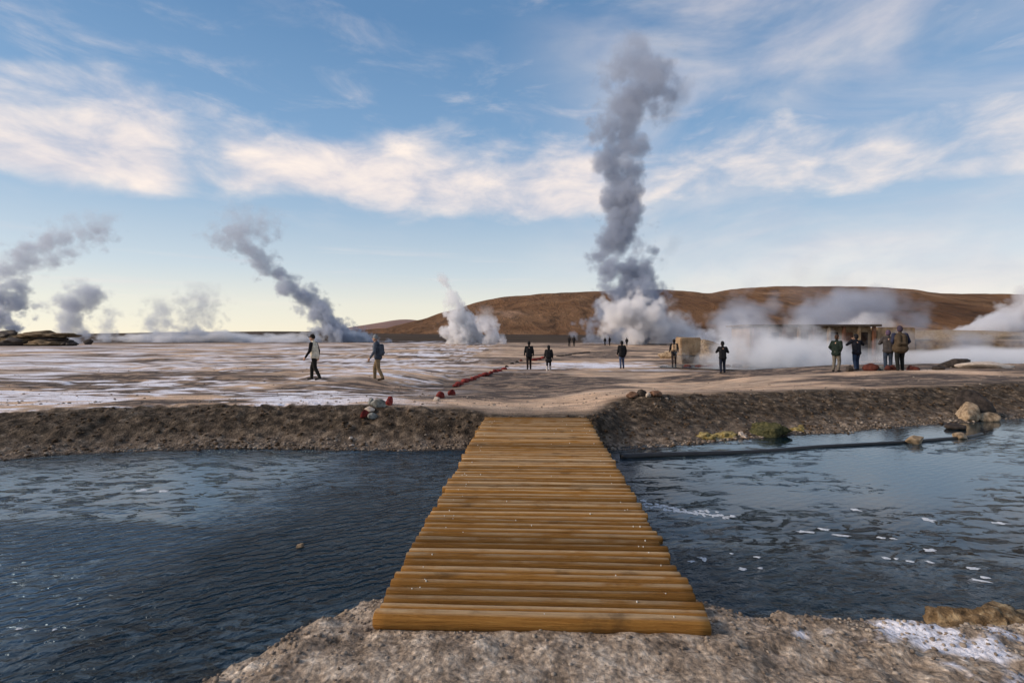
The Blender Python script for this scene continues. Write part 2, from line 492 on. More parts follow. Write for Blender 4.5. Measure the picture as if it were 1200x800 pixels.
# ------------------------------------------------------------------ hills
m, t, out = new_mat('bare_hillside')
pos = nd(t, 'ShaderNodeNewGeometry').outputs['Position']
n1 = tnoise(t, mapped(t, pos, (0.008, 0.004, 0.03)), 1.0, 8, 0.62, 0.6)
n2 = tnoise(t, mapped(t, pos, (0.06, 0.02, 0.05)), 1.0, 9, 0.68, 0.6)
c = ramp(t, n1, [(0.32, (0.085, 0.043, 0.022)), (0.46, (0.15, 0.078, 0.038)), (0.58, (0.20, 0.112, 0.058)), (0.70, (0.31, 0.20, 0.135))])
c = mixc(t, 0.8, c, ramp(t, n2, [(0.34, 0.34), (0.48, 0.95), (0.56, 1.1), (0.68, 1.7)]), 'MULTIPLY')
bmp = nd(t, 'ShaderNodeBump', {'Strength': 0.9, 'Distance': 14.0, 'Height': n2}).outputs[0]
p = nd(t, 'ShaderNodeBsdfPrincipled', {'Base Color': c, 'Roughness': 0.95, 'Normal': bmp, 'Specular IOR Level': 0.1})
t.links.new(p.outputs[0], out.inputs[0])
M_HILL = m
M_FARHILL = simple_mat('far_mountain_rock', (0.16, 0.10, 0.085), (0.27, 0.17, 0.14), 0.01, 0.95, 0.3, 4)
M_SCRUB = simple_mat('dark_scrub_ridge', (0.02, 0.012, 0.007), (0.065, 0.04, 0.021), 0.08, 0.95, 0.4, 0.5, stretch=(0.5, 1, 1))


def hill(name, prof, d, front, back, mat, amp, seed, n=420, rows=60, frq=0.01):
    px, py = np.array(prof, float).T
    gx = np.linspace(px[0], px[-1], n)
    # smooth the profile a little
    gy = np.interp(gx, px, py)
    k = 5
    gy = np.convolve(np.pad(gy, k, mode='edge'), np.ones(2 * k + 1) / (2 * k + 1), 'valid')
    hx = (gx - CX) / F * d
    hz = CAM_Z + (HY - gy) / F * d
    tt = np.concatenate([np.linspace(0, 1, rows), 1 + np.linspace(0, 1, 12)[1:]])
    V = []
    for q in tt:
        yy = d - front * (1 - q) if q <= 1 else d + back * (q - 1)
        e = q if q <= 1 else 2 - q
        sh = S(e) * 0.55 + 0.45 * math.sin(e * math.pi / 2)
        g = fbm(hx * frq, np.full(n, yy * frq * 0.6), seed, 5, 0.55)
        gul = np.abs(fbm(hx * frq * 2.2 + 0.4 * g, np.full(n, yy * frq * 0.35), seed + 9, 3))
        z = -1.0 + (hz + 1.0) * sh + amp * g * sh * (1 - sh * 0.85) - amp * 0.5 * gul * sh * (1 - sh)
        V.append(np.stack([hx, np.full(n, yy), z], -1))
    V = np.array(V)
    return tag(link_mesh(name, np_mesh(name, V.reshape(-1, 3), grid_faces(len(tt), n)), mat), kind='structure')


hill('hill', [(360, 404), (420, 396), (470, 386), (497, 378), (520, 371), (545, 359), (575, 352), (620, 347), (660, 344), (700, 341.5), (750, 340), (780, 341),
              (800, 345), (815, 348), (840, 341), (865, 337), (900, 338.5), (980, 337), (1000, 340), (1040, 346), (1075, 343.5),
              (1100, 345), (1140, 346), (1185, 347), (1230, 352), (1300, 350), (1500, 362), (1900, 382), (2300, 395)], 700, 390, 400, M_HILL, 24, 101)
hill('far_mountain', [(330, 398), (400, 389), (440, 380), (475, 374), (505, 377), (560, 382), (640, 396)], 2200, 700, 700, M_FARHILL, 20, 131, frq=0.004, n=160, rows=30)
hill('low_ridge', [(-2500, 392), (-1200, 391), (-500, 394), (-60, 394), (40, 395), (120, 391), (190, 389.5), (240, 389), (330, 388), (400, 389), (440, 391), (560, 391.5), (700, 392.5),
                   (800, 393), (1000, 392), (1250, 392), (2500, 393)], 260, 110, 60, M_SCRUB, 0.5, 151, n=900, rows=26, frq=0.06)


# ------------------------------------------------------------------ rocks and stones
def ico(sub):
    bm = bmesh.new()
    bmesh.ops.create_icosphere(bm, subdivisions=sub, radius=1.0)
    v = np.array([x.co[:] for x in bm.verts])
    f = np.array([[q.index for q in x.verts] for x in bm.faces])
    bm.free()
    return v, f


ICO = {k: ico(k) for k in (1, 2, 3, 4, 5)}


def rock_mesh(name, size, seed, sub=3, rough=0.34, cuts=11, flat=-0.45):
    rs = np.random.RandomState(seed)
    v, f = ICO[sub]
    v = v.copy()
    for _ in range(cuts):                                   # facets
        n_ = rs.normal(size=3)
        n_ /= np.linalg.norm(n_)
        h = rs.uniform(0.5, 0.85)
        dd = v @ n_
        v -= np.clip(dd - h, 0, None)[:, None] * n_ * 0.85
    off = Vector(rs.uniform(-50, 50, 3))
    for i in range(len(v)):
        q = Vector(v[i])
        k = 1 + rough * (mnoise.fractal(q * 1.3 + off, 0.8, 2.1, 6) * 0.5 - 0.22 * abs(mnoise.noise(q * 2.6 + off)))
        v[i] *= k
    v[:, 2] = np.maximum(v[:, 2], flat)
    v[:, 2] -= flat
    v *= np.array(size)
    return np_mesh(name, v, f)


M_STONE = simple_mat('tan_rock', (0.06, 0.045, 0.03), (0.30, 0.22, 0.14), 7, 0.9, 0.8, 0.03, c3=(0.52, 0.42, 0.30))
M_DARKROCK = simple_mat('dark_wet_rock', (0.015, 0.012, 0.01), (0.07, 0.055, 0.045), 7, 0.7, 0.8, 0.03)
M_EARTHROCK = simple_mat('reddish_earth_rock', (0.05, 0.028, 0.018), (0.17, 0.095, 0.06), 9, 0.95, 0.8, 0.03, c3=(0.30, 0.20, 0.14))
M_GREYROCK = simple_mat('grey_rock', (0.05, 0.05, 0.045), (0.20, 0.20, 0.18), 9, 0.9, 0.7, 0.02, c3=(0.38, 0.38, 0.35))
M_PALEROCK = simple_mat('pale_rock', (0.36, 0.29, 0.23), (0.62, 0.54, 0.46), 9, 0.9, 0.7, 0.02)
M_RED = simple_mat('red_painted_stone', (0.05, 0.010, 0.009), (0.19, 0.028, 0.024), 9, 0.85, 0.7, 0.02, c3=(0.24, 0.09, 0.07), rand=0.5)
M_BRICKRED = simple_mat('dull_red_stone', (0.05, 0.016, 0.013), (0.14, 0.042, 0.03), 9, 0.85, 0.6, 0.02, rand=0.5)
M_MOSS = simple_mat('yellow_algae_crust', (0.09, 0.065, 0.025), (0.26, 0.20, 0.07), 14, 0.9, 0.9, 0.03, c3=(0.44, 0.38, 0.21))
M_GREENMOSS = simple_mat('dark_green_moss', (0.02, 0.022, 0.010), (0.065, 0.065, 0.028), 16, 0.95, 0.9, 0.03, c3=(0.15, 0.13, 0.06))
M_CLOD = simple_mat('soil_clod', (0.014, 0.009, 0.005), (0.06, 0.039, 0.023), 14, 0.95, 0.6, 0.01, c3=(0.17, 0.12, 0.08), coord='Object')


def stone(name, label, px, py, size, mat, seed, z=None, group=None, rot=None, sub=3, cat='stone', sink=0.12, xy=None, rough=0.28):
    if xy is None:
        x, y = hit(px, py)
    else:
        x, y = xy
    zz = gz(x, y) if z is None else z
    if z is not None and xy is None:
        x, y = at(px, py, z)
    me = rock_mesh(name, size, seed, sub, rough)
    o = link_mesh(name, me, mat, loc=(x, y, zz - sink * size[2]))
    o.rotation_euler = (0, 0, seed * 1.7 if rot is None else rot)
    return tag(o, label, cat, group)


def scatter(name, n, pts, smin, smax, mat, seed, squash=0.65, sub=1, pow_=2.0):
    """many small loose stones in one mesh"""
    rs = np.random.RandomState(seed)
    v0, f0 = ICO[sub]
    V, Fc = [], []
    for i, (x, y, z) in enumerate(pts):
        s = smin + (smax - smin) * rs.rand() ** pow_
        v = v0 * (1 + 0.5 * (rs.rand(len(v0), 1) - 0.5))
        v = v * np.array([rs.uniform(0.8, 1.5), rs.uniform(0.8, 1.3), rs.uniform(0.5, 0.9) * squash / 0.65]) * s
        a = rs.uniform(0, 6.28)
        ca, sa = math.cos(a), math.sin(a)
        v = v @ np.array([[ca, -sa, 0], [sa, ca, 0], [0, 0, 1]])
        V.append(v + np.array([x, y, z + 0.15 * s]))
        Fc.append(f0 + i * len(v0))
    o = link_mesh(name, np_mesh(name, np.concatenate(V), np.concatenate(Fc)), mat, smooth=False)
    return tag(o, kind='stuff')


def rnd_pts(n, fn, seed):
    rs = np.random.RandomState(seed)
    xy = np.array([fn(rs) for _ in range(n)])
    z = ground_z(xy[:, 0], xy[:, 1])
    return np.column_stack([xy, z])


def bank_pt(rs):
    x = rs.uniform(-13, 17)
    k = rs.rand() ** 1.3
    return x, float(shore_far(np.array([x]))[0] + bank_width(x) * k * 1.02 + 0.02)


def toe_pt(rs):
    x = rs.uniform(-13, 15)
    return x, float(shore_far(np.array([x]))[0] + 0.06 + abs(rs.normal(0, 0.22)))


def near_pt(rs):
    x = rs.uniform(-2.2, 4.8)
    y = float(shore_near(np.array([x]))[0]) - abs(rs.normal(0, 0.5)) - 0.02
    return x, max(y, 2.2)


def plain_pt(rs):
    y = 12.0 + 18 * rs.rand() ** 2
    return rs.uniform(-1.1, 1.1) * y, y


M_CRUST = simple_mat('brown_crusted_rock', (0.03, 0.021, 0.013), (0.17, 0.115, 0.062), 10, 0.95, 1.0, 0.03, c3=(0.50, 0.40, 0.25))
M_PEB = simple_mat('pebble', (0.07, 0.055, 0.042), (0.20, 0.16, 0.125), 3.0, 0.9, 0.3, 0.01, c3=(0.42, 0.37, 0.31), coord='Object')
scatter('soil_clods', 0, rnd_pts(3000, bank_pt, 1), 0.006, 0.045, M_CLOD, 2, pow_=3.0)
scatter('shore_pebbles', 0, rnd_pts(2200, toe_pt, 3), 0.008, 0.036, M_PEB, 4, pow_=2.5)
scatter('gravel', 0, rnd_pts(9000, near_pt, 5), 0.0025, 0.017, M_PEB, 6, pow_=4.5)
scatter('sinter_pebbles', 0, rnd_pts(1500, plain_pt, 7), 0.008, 0.04, M_PEB, 8, pow_=3.0)


# ------------------------------------------------------------------ the log bridge
m, t, out = new_mat('peeled_log_wood')
oc = nd(t, 'ShaderNodeTexCoord').outputs['Object']
rn = nd(t, 'ShaderNodeObjectInfo').outputs['Random']
shift = nd(t, 'ShaderNodeCombineXYZ', {0: mth(t, 'MULTIPLY', rn, 37.0), 1: mth(t, 'MULTIPLY', rn, 11.0), 2: 0.0}).outputs[0]
ov = nd(t, 'ShaderNodeVectorMath', {0: oc, 1: shift}, operation='ADD').outputs[0]
gr = tnoise(t, mapped(t, ov, (2.6, 75, 75)), 1.0, 10, 0.7, 0.3)
bl = tnoise(t, mapped(t, ov, (2.2, 3, 3)), 1.0, 5, 0.6)
c = ramp(t, gr, [(0.26, (0.12, 0.048, 0.011)), (0.42, (0.34, 0.155, 0.034)), (0.6, (0.47, 0.235, 0.058)), (0.76, (0.62, 0.37, 0.13))])
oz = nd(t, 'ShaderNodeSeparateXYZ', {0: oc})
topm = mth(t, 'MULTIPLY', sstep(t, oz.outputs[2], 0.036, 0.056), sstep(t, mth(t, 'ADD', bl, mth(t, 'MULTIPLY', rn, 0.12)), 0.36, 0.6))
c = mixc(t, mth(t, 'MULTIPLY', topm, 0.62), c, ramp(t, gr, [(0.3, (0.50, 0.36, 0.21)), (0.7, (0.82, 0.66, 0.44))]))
k = mth(t, 'MULTIPLY_ADD', rn, 0.50, 0.38)
c = mixc(t, 1.0, c, nd(t, 'ShaderNodeCombineColor', {0: k, 1: k, 2: k}).outputs[0], 'MULTIPLY')
c = mixc(t, mth(t, 'MULTIPLY', sstep(t, bl, 0.56, 0.74), 0.6), c, (0.05, 0.028, 0.014))
bmp = nd(t, 'ShaderNodeBump', {'Strength': 1.0, 'Distance': 0.02, 'Height': gr}).outputs[0]
p = nd(t, 'ShaderNodeBsdfPrincipled', {'Base Color': c, 'Roughness': 0.9, 'Normal': bmp, 'Specular IOR Level': 0.15})
t.links.new(p.outputs[0], out.inputs[0])
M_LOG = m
M_NAIL = simple_mat('galvanised_nail', (0.45, 0.42, 0.36), (0.7, 0.66, 0.58), 30, 0.45, 0.1, 0.001)


def log_mesh(name, L, r, seed, seg=16, rings=26, wob=0.05):
    rs = np.random.RandomState(seed)
    ox = rs.uniform(0, 99)
    xx = np.linspace(-L / 2, L / 2, rings)
    V = []
    prof = [(xx[0], 0.0), (xx[0], 0.82)] + [(q, 1.0) for q in xx] + [(xx[-1], 0.82), (xx[-1], 0.0)]
    prof[2] = (xx[0] + 0.008, 0.97)
    prof[-3] = (xx[-1] - 0.008, 0.97)
    for q, kk in prof:
        a = np.arange(seg) * 2 * math.pi / seg
        bend_y = 0.010 * fbm(np.array([q * 0.9 + ox]), np.array([0.3]), seed, 2)[0]
        bend_z = 0.008 * fbm(np.array([q * 0.9 + ox]), np.array([7.3]), seed, 2)[0]
        rr = r * kk * (1 + wob * fbm(np.full(seg, q * 2.2 + ox), np.cos(a) * 1.2 + 3, seed + 5, 3) + wob * 0.8 * fbm(np.full(seg, q * 1.1), np.sin(a) * 1.1 + 9, seed + 8, 2))
        V.append(np.stack([np.full(seg, q), bend_y + rr * np.cos(a), bend_z + rr * np.sin(a)], -1))
    V = np.array(V)
    n = len(prof)
    fcs = []
    for i in range(n - 1):
        for j in range(seg):
            j2 = (j + 1) % seg
            fcs.append((i * seg + j, i * seg + j2, (i + 1) * seg + j2, (i + 1) * seg + j))
    me = np_mesh(name, V.reshape(-1, 3), fcs)
    bm = bmesh.new()
    bm.from_mesh(me)
    bmesh.ops.remove_doubles(bm, verts=bm.verts, dist=1e-5)
    bmesh.ops.recalc_face_normals(bm, faces=bm.faces)
    bm.to_mesh(me)
    bm.free()
    return me


B0, B1 = Vector((0.172, 3.17, 0.0)), Vector((0.482, 10.2, 0.13))
bdir = (B1 - B0)
blen = bdir.length
bdir.normalize()
bang = math.atan2(-bdir.x, bdir.y)
bridge = tag(empty('footbridge', (B0.x, B0.y, 0), bang), 'golden brown log footbridge crossing the dark river from the gravel to the far bank', 'footbridge')
NLOG = 67
variants = [log_mesh('log', 2.12, 0.058, 200 + i) for i in range(12)]
for v_ in variants:
    v_.materials.append(M_LOG)
    v_.polygons.foreach_set('use_smooth', [True] * len(v_.polygons))
rs = np.random.RandomState(12)
nails = []
flat_len = math.hypot(B1.x - B0.x, B1.y - B0.y)
for i in range(NLOG):
    s_ = 0.03 + (flat_len - 0.03) * i / (NLOG - 1) + rs.uniform(-0.006, 0.006)
    k = rs.uniform(0.62, 0.74) * (1.5 if i == 0 else 1.0)
    z_ = 0.13 * s_ / flat_len - 0.058 + rs.uniform(-0.007, 0.005)
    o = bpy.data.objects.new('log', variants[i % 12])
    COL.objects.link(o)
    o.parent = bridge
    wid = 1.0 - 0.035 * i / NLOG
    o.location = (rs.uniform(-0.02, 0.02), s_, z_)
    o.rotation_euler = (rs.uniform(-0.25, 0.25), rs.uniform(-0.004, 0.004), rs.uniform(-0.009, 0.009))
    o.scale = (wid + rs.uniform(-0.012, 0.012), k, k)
    for sx_ in (-0.86, 0.86, -0.84, 0.88):
        if rs.rand() < 0.25:
            nails.append((sx_ + rs.uniform(-0.06, 0.06), s_ + rs.uniform(-0.02, 0.01), z_ + 0.058 * k - 0.001))
    if rs.rand() < 0.3:
        nails.append((rs.uniform(-0.7, 0.7), s_ + rs.uniform(-0.025, 0.01), z_ + 0.058 * k - 0.001))
V, Fc = [], []
for i, (a, b, z_) in enumerate(nails):
    s_ = 0.0035 + 0.0025 * random.random()
    ring = [(a + s_ * math.cos(q * math.pi / 3), b + s_ * math.sin(q * math.pi / 3)) for q in range(6)]
    base = len(V)
    V += [(x, y, z_ - 0.01) for x, y in ring] + [(x, y, z_ + 0.004) for x, y in ring]
    for q in range(6):
        Fc.append((base + q, base + (q + 1) % 6, base + 6 + (q + 1) % 6, base + 6 + q))
    Fc.append((base + 6, base + 7, base + 8, base + 9))
    Fc.append((base + 9, base + 10, base + 11, base + 6))
o = link_mesh('nail_heads', np_mesh('nail_heads', V, Fc), M_NAIL, bridge)
o['kind'] = 'stuff'
for sx_ in (-0.8, 0.8, 0.0):
    me = log_mesh('bearer', flat_len + 0.5, 0.085, 260 + int(sx_ * 10))
    o = link_mesh('bearer', me, M_LOG, bridge, (sx_, flat_len / 2 + 0.1, -0.14))
    o.rotation_euler = (0, -math.atan2(0.13, flat_len) * 0 , math.pi / 2)
    o.rotation_euler = Matrix.Rotation(math.atan2(0.13, flat_len), 4, 'X').to_euler()
    o.rotation_euler.z = math.pi / 2
    o.rotation_euler = (Matrix.Rotation(math.atan2(0.13, flat_len), 3, 'X') @ Matrix.Rotation(math.pi / 2, 3, 'Z')).to_euler()
for sy_ in (2.4, 4.8):
    for sx_ in (-0.8, 0.8):
        me = log_mesh('post', 0.9, 0.07, 280 + int(sy_ * 3 + sx_ * 2), rings=8)
        o = link_mesh('post', me, M_LOG, bridge, (sx_, sy_, -0.58))
        o.rotation_euler = (0, math.pi / 2, 0)


# ------------------------------------------------------------------ tubes
def tube_mesh(name, pts, rads, seg=8, cap=True):
    pts = [Vector(p_) for p_ in pts]
    V, Fc = [], []
    for i, p_ in enumerate(pts):
        d_ = (pts[min(i + 1, len(pts) - 1)] - pts[max(i - 1, 0)]).normalized()
        up = Vector((0, 0, 1)) if abs(d_.z) < 0.95 else Vector((0, 1, 0))
        a = d_.cross(up).normalized()
        b = a.cross(d_)
        r = rads[i] if hasattr(rads, '__len__') else rads
        for j in range(seg):
            an = j * 2 * math.pi / seg
            V.append(p_ + a * (r * math.cos(an)) + b * (r * math.sin(an)))
    for i in range(len(pts) - 1):
        for j in range(seg):
            j2 = (j + 1) % seg
            Fc.append((i * seg + j, i * seg + j2, (i + 1) * seg + j2, (i + 1) * seg + j))
    me = bpy.data.meshes.new(name)
    if cap:
        Fc.append(tuple(range(seg))[::-1])
        Fc.append(tuple(range((len(pts) - 1) * seg, len(pts) * seg)))
    me.from_pydata([tuple(q) for q in V], [], Fc)
    return me


M_HOSE = simple_mat('black_rubber_pipe', (0.006, 0.006, 0.007), (0.018, 0.018, 0.02), 6, 0.45, 0.2, 0.004)
hp = []
for px, py in ((728, 536), (780, 534.5), (850, 531.5), (905, 528.5), (960, 524), (1020, 520.5), (1073, 518), (1110, 514.5), (1135, 512), (1152, 508.5)):
    x, y = at(px, py, WATER_Z + 0.01)
    hp.append(Vector((x, y, WATER_Z + 0.012)))
pts = []
for i in range(len(hp) - 1):
    for q in range(6):
        pts.append(hp[i].lerp(hp[i + 1], q / 6))
pts.append(hp[-1])
pts = [p_ + Vector((0, 0.02 * math.sin(i * 0.35), 0.006 * math.sin(i * 0.23))) for i, p_ in enumerate(pts)]
rad = [0.062 - 0.028 * min(1, i / 30) for i in range(len(pts))]
tag(link_mesh('water_pipe', tube_mesh('water_pipe', pts, rad, 10), M_HOSE), 'black pipe lying in the river along the far bank right of the footbridge', 'pipe')

# ------------------------------------------------------------------ individual stones
stone('boulder', 'large tan boulder with pale crust on the far shore, beside the water at right', 1136, 491, (0.40, 0.28, 0.33), M_STONE, 3, sub=4, cat='boulder', sink=0.15, rot=0.3)
stone('boulder', 'dark soil-covered hump of rock leaning behind the pale-crusted tan boulder', 1143, 486, (0.56, 0.30, 0.50), M_DARKROCK, 4, sub=4, cat='boulder', sink=0.1, rot=0.0)
stone('stone', 'low flat tan slab lying against the right foot of the big tan boulder', 1160, 493, (0.36, 0.22, 0.16), M_STONE, 8, rot=0.1)
stone('stone', 'dark wet flat stone at the waterline below the big tan boulder', 1121, 502, (0.26, 0.16, 0.10), M_DARKROCK, 9, z=WATER_Z + 0.01, rot=0)
stone('stone', 'rounded brown stone sitting on the black pipe in the river', 1073, 519, (0.25, 0.16, 0.13), M_STONE, 11, z=WATER_Z + 0.01, rot=0)
stone('stone', 'small brown stone near the far end of the black pipe', 1126, 513, (0.17, 0.12, 0.09), M_STONE, 14, z=WATER_Z + 0.01, rot=0)
stone('stone', 'small tan stone poking out of the dark river left of the footbridge', 350, 642, (0.045, 0.04, 0.03), M_STONE, 17, z=WATER_Z - 0.005)
stone('stone', 'pale small stone at the waterline of the left far bank', 411, 515, (0.05, 0.05, 0.05), M_PALEROCK, 18)
stone('stone', 'pale stone lowest at the waterline under the red and grey heap', 412, 523, (0.06, 0.04, 0.03), M_PALEROCK, 19)
for i, (px, py, sx_, sz_, mm, lb) in enumerate((
        (741, 465, 0.17, 0.10, M_EARTHROCK, 'reddish brown rock at the left of the rock heap on the mound'),
        (752, 464, 0.14, 0.13, M_DARKROCK, 'upright dark rock at the middle of the rock heap on the mound'),
        (760, 465, 0.09, 0.10, M_PALEROCK, 'only pale rock in the rock heap on the mound beyond the footbridge'),
        (768, 464, 0.20, 0.10, M_EARTHROCK, 'flat reddish brown rock at the right of the rock heap on the mound'))):
    stone('stone', lb, px, py, (sx_, sx_ * 0.8, sz_), mm, 30 + i, group='rocks heaped on the mound right of the footbridge', rot=0.2 * i)
# yellow and green growths on the right bank
for i, (px, py, sx_, sz_, mm, lb) in enumerate((
        (826, 513, 0.30, 0.10, M_MOSS, 'yellow mineral-crusted lump nearest the footbridge on the right far bank'),
        (851, 510, 0.34, 0.11, M_MOSS, 'yellow mineral-crusted lump between another yellow lump and the dark green mound'),
        (938, 503, 0.22, 0.08, M_MOSS, 'small yellowish crusted lump right of the dark green mossy mound'),
        (870, 512, 0.14, 0.09, M_PALEROCK, 'small pale crusted lump left of the dark green mossy mound'))):
    stone('mineral_crust', lb, px, py, (sx_, sx_ * 0.8, sz_), mm, 50 + i, group='yellow crusted lumps on the right bank', rot=0.3 * i, sub=4, cat='mineral crust', sink=0.5, rough=1.0)
stone('moss_mound', 'dark green mossy mound on the right far bank between yellow crusted lumps', 903, 506, (0.52, 0.42, 0.22), M_GREENMOSS, 61, sub=4, rot=0, cat='moss mound', sink=0.4, rough=0.8)
# painted stones where the path meets the left bank
stone('painted_stone', 'red painted stone at the right end of the heap on the left bank edge', 456, 474, (0.12, 0.11, 0.15), M_RED, 70, cat='painted stone', rot=0.1)
stone('stone', 'big grey stone in the middle of the red and grey heap on the left bank', 443, 476, (0.18, 0.14, 0.14), M_GREYROCK, 73, rot=0.1)
stone('stone', 'pale pinkish stone in front of the big grey stone on the left bank edge', 433, 482, (0.12, 0.10, 0.09), M_PALEROCK, 72, rot=0.4)
stone('painted_stone', 'bright red painted stone lowest in the heap, on the slope of the left bank', 427, 489, (0.12, 0.09, 0.12), M_RED, 75, cat='painted stone', rot=0.2)
stone('stone', 'grey stone lowest at the right of the bright red stone on the left bank slope', 437, 490, (0.12, 0.1, 0.09), M_GREYROCK, 76)
stone('stone', 'small grey stone tucked left of the big grey stone on the left bank edge', 434, 473, (0.09, 0.08, 0.11), M_GREYROCK, 77)
# the line of red stones along the path
ORD = 'first second third fourth fifth sixth seventh eighth ninth tenth eleventh twelfth thirteenth fourteenth fifteenth sixteenth seventeenth eighteenth nineteenth twentieth twenty-first twenty-second twenty-third'.split()
line = [(516, 466, 0.17, 0.19, 'biggest dark red stone at the near end of the stone row beside the path'),
        (529, 463, 0.16, 0.19, 'second dark red stone from the near end of the stone row beside the path')]
x0, y0, x1, y1 = 534, 453, 590, 433
for i in range(12):
    q = i / 11
    line.append((x0 + (x1 - x0) * q, y0 + (y1 - y0) * q ** 0.85 + (0.5 if i % 3 == 1 else 0), 0.25 + 0.06 * (i * 5 % 4) / 3, 0.13 + 0.05 * (i * 7 % 5) / 4, None))
for q in ((594, 430), (600, 426.5), (606, 424.5), (611, 423)):
    line.append((*q, 0.20, 0.16, None))
for q in ((626, 422.5), (631, 421.5), (636, 420)):
    line.append((*q, 0.40, 0.22, None))
for i, (px, py, sx_, sz_, lb) in enumerate(line):
    stone('path_stone', lb or f'{ORD[i]} stone from the near end of the red stone row lining the path', px, py, (sx_ * 0.88, sx_ * 0.6, sz_ * 0.8), M_RED if i not in (14, 15, 16) else M_DARKROCK,
          90 + i, group='dark red stones lining the path', sub=2, rot=0.5 + 0.15 * (i % 3))
stone('stone', 'small pale stone in front of the near end of the dark red stone row', 511, 470, (0.10, 0.08, 0.11), M_PALEROCK, 120)
for i in range(9):
    px = 655 + i * 4.2
    stone('path_stone', f'{ORD[i]} dark flat stone from the left in the far row beyond the walking pair', px, 417.5 - i * 0.55, (0.34, 0.2, 0.12), M_DARKROCK, 130 + i,
          group='dark stones of the far stretch of the row', sub=2, rot=0.0)
# stones by the steaming pool
stone('stone', 'dark stone at the feet of the man with raised elbows by the pool', 996, 435, (0.26, 0.2, 0.2), M_DARKROCK, 150)
stone('painted_stone', 'large dark red stone right of the man with raised elbows by the pool', 1021, 434, (0.32, 0.26, 0.30), M_BRICKRED, 151, cat='painted stone')
stone('stone', 'small grey-brown stone between the large dark red stone and the huddled pair', 1033, 434, (0.13, 0.12, 0.16), M_GREYROCK, 152)
for i, px in enumerate((1041, 1047, 1067, 1073)):
    stone('painted_stone', ['dark red stone left of the huddled pair of visitors', 'dark red stone behind the legs of the huddled pair of visitors',
                            'dark red stone just right of the huddled pair of visitors', 'dark red stone at the right end of the row behind the huddled pair'][i],
          px, 433.5, (0.2, 0.15, 0.17), M_BRICKRED, 154 + i, cat='painted stone', group='red stones behind the huddled pair', sub=2)
stone('boulder', 'dark humped rock on the ridge right of the huddled pair of visitors', 1118, 430, (0.78, 0.5, 0.36), M_DARKROCK, 160, cat='boulder', rot=0)
stone('stone', 'small dark rock left of the dark humped rock on the ridge', 1100, 433, (0.26, 0.2, 0.14), M_DARKROCK, 161, rot=0)
stone('boulder', 'pale low mound of sinter on the ridge right of the dark humped rock', 1158, 430.5, (1.4, 0.8, 0.24), M_PALEROCK, 162, cat='boulder', rot=0)
for i, px in enumerate((806, 822, 836, 850, 863)):
    stone('painted_stone', f'{ORD[i]} flat dull red stone from the left at the foot of the tan wall', px, 430.5 - 0.2 * i, (0.5, 0.3, 0.16), M_BRICKRED, 170 + i, cat='painted stone',
          group='dull red stones at the foot of the tan wall', sub=2, rot=0)
# near shore, at the right edge
stone('boulder', 'near boulder with brown crust jutting over the river at the right edge', 0, 0, (0.42, 0.32, 0.20), M_CRUST, 180, xy=(3.40, 3.62), sub=5, cat='boulder', rot=0.3, sink=0.05, rough=0.8)
stone('stone', 'white stone at the water side of the near crusted boulder', 0, 0, (0.05, 0.04, 0.035), M_PALEROCK, 181, xy=(3.06, 3.70), z=-0.40)
for i, (x, y, s_) in enumerate(((-1.62, 3.32, 0.08), (-1.36, 3.42, 0.07), (-1.5, 3.2, 0.1), (-1.18, 3.62, 0.09), (-1.82, 3.25, 0.06))):
    stone('stone', ['smooth tan rock second from the left at the water edge of the near gravel', 'small tan rock at the water edge between two others left of the footbridge',
                    'largest tan rock on the gravel left of the footbridge landing', 'brown rock at the water edge closest to the near left corner of the footbridge',
                    'small rock farthest left on the near gravel shore'][i], 0, 0, (s_, s_ * 0.8, s_ * 0.8), M_STONE, 185 + i, xy=(x, y), group='rocks on the near shore', sub=3)
# outcrop at far left
M_STRATA = simple_mat('layered_brown_rock', (0.05, 0.035, 0.02), (0.17, 0.12, 0.07), 1.2, 0.95, 1.0, 0.2, c3=(0.30, 0.23, 0.14), stretch=(0.4, 0.4, 3.0))
oc_ = tag(empty('rock_outcrop', (-95, 100, -0.6)), 'layered brown rock outcrop on the skyline at the far left beside the steam', 'rock outcrop')
for i, (x, y, z, a, b, c_, mm) in enumerate(((0, 0, 0, 7, 4, 1.3, M_DARKROCK), (5.5, -1, 0, 4.6, 3, 1.0, M_STRATA), (-2, 0, 0.9, 6.0, 3.2, 1.1, M_STRATA), (4.5, 0.2, 0.9, 4.6, 2.6, 1.0, M_DARKROCK), (2.0, 0, 1.9, 5.6, 2.6, 0.9, M_STRATA), (-4, 0.3, 1.7, 3.6, 2.2, 1.0, M_DARKROCK), (9.2, -0.6, 0, 1.8, 2, 0.8, M_DARKROCK), (6.2, 0.2, 1.8, 3.4, 2.0, 0.6, M_STRATA))):
    o = link_mesh('rock', rock_mesh('rock', (a, b, c_), 200 + i, 4, 0.9), mm, oc_, (x, y, z))
bx_, by_ = at(105, 401.5, -0.4)
stone('boulder', 'small dark rock standing in the low steam right of the far left outcrop', 0, 0, (1.0, 0.8, 1.0), M_DARKROCK, 213, xy=(-93.5, 113), cat='boulder', sub=3)


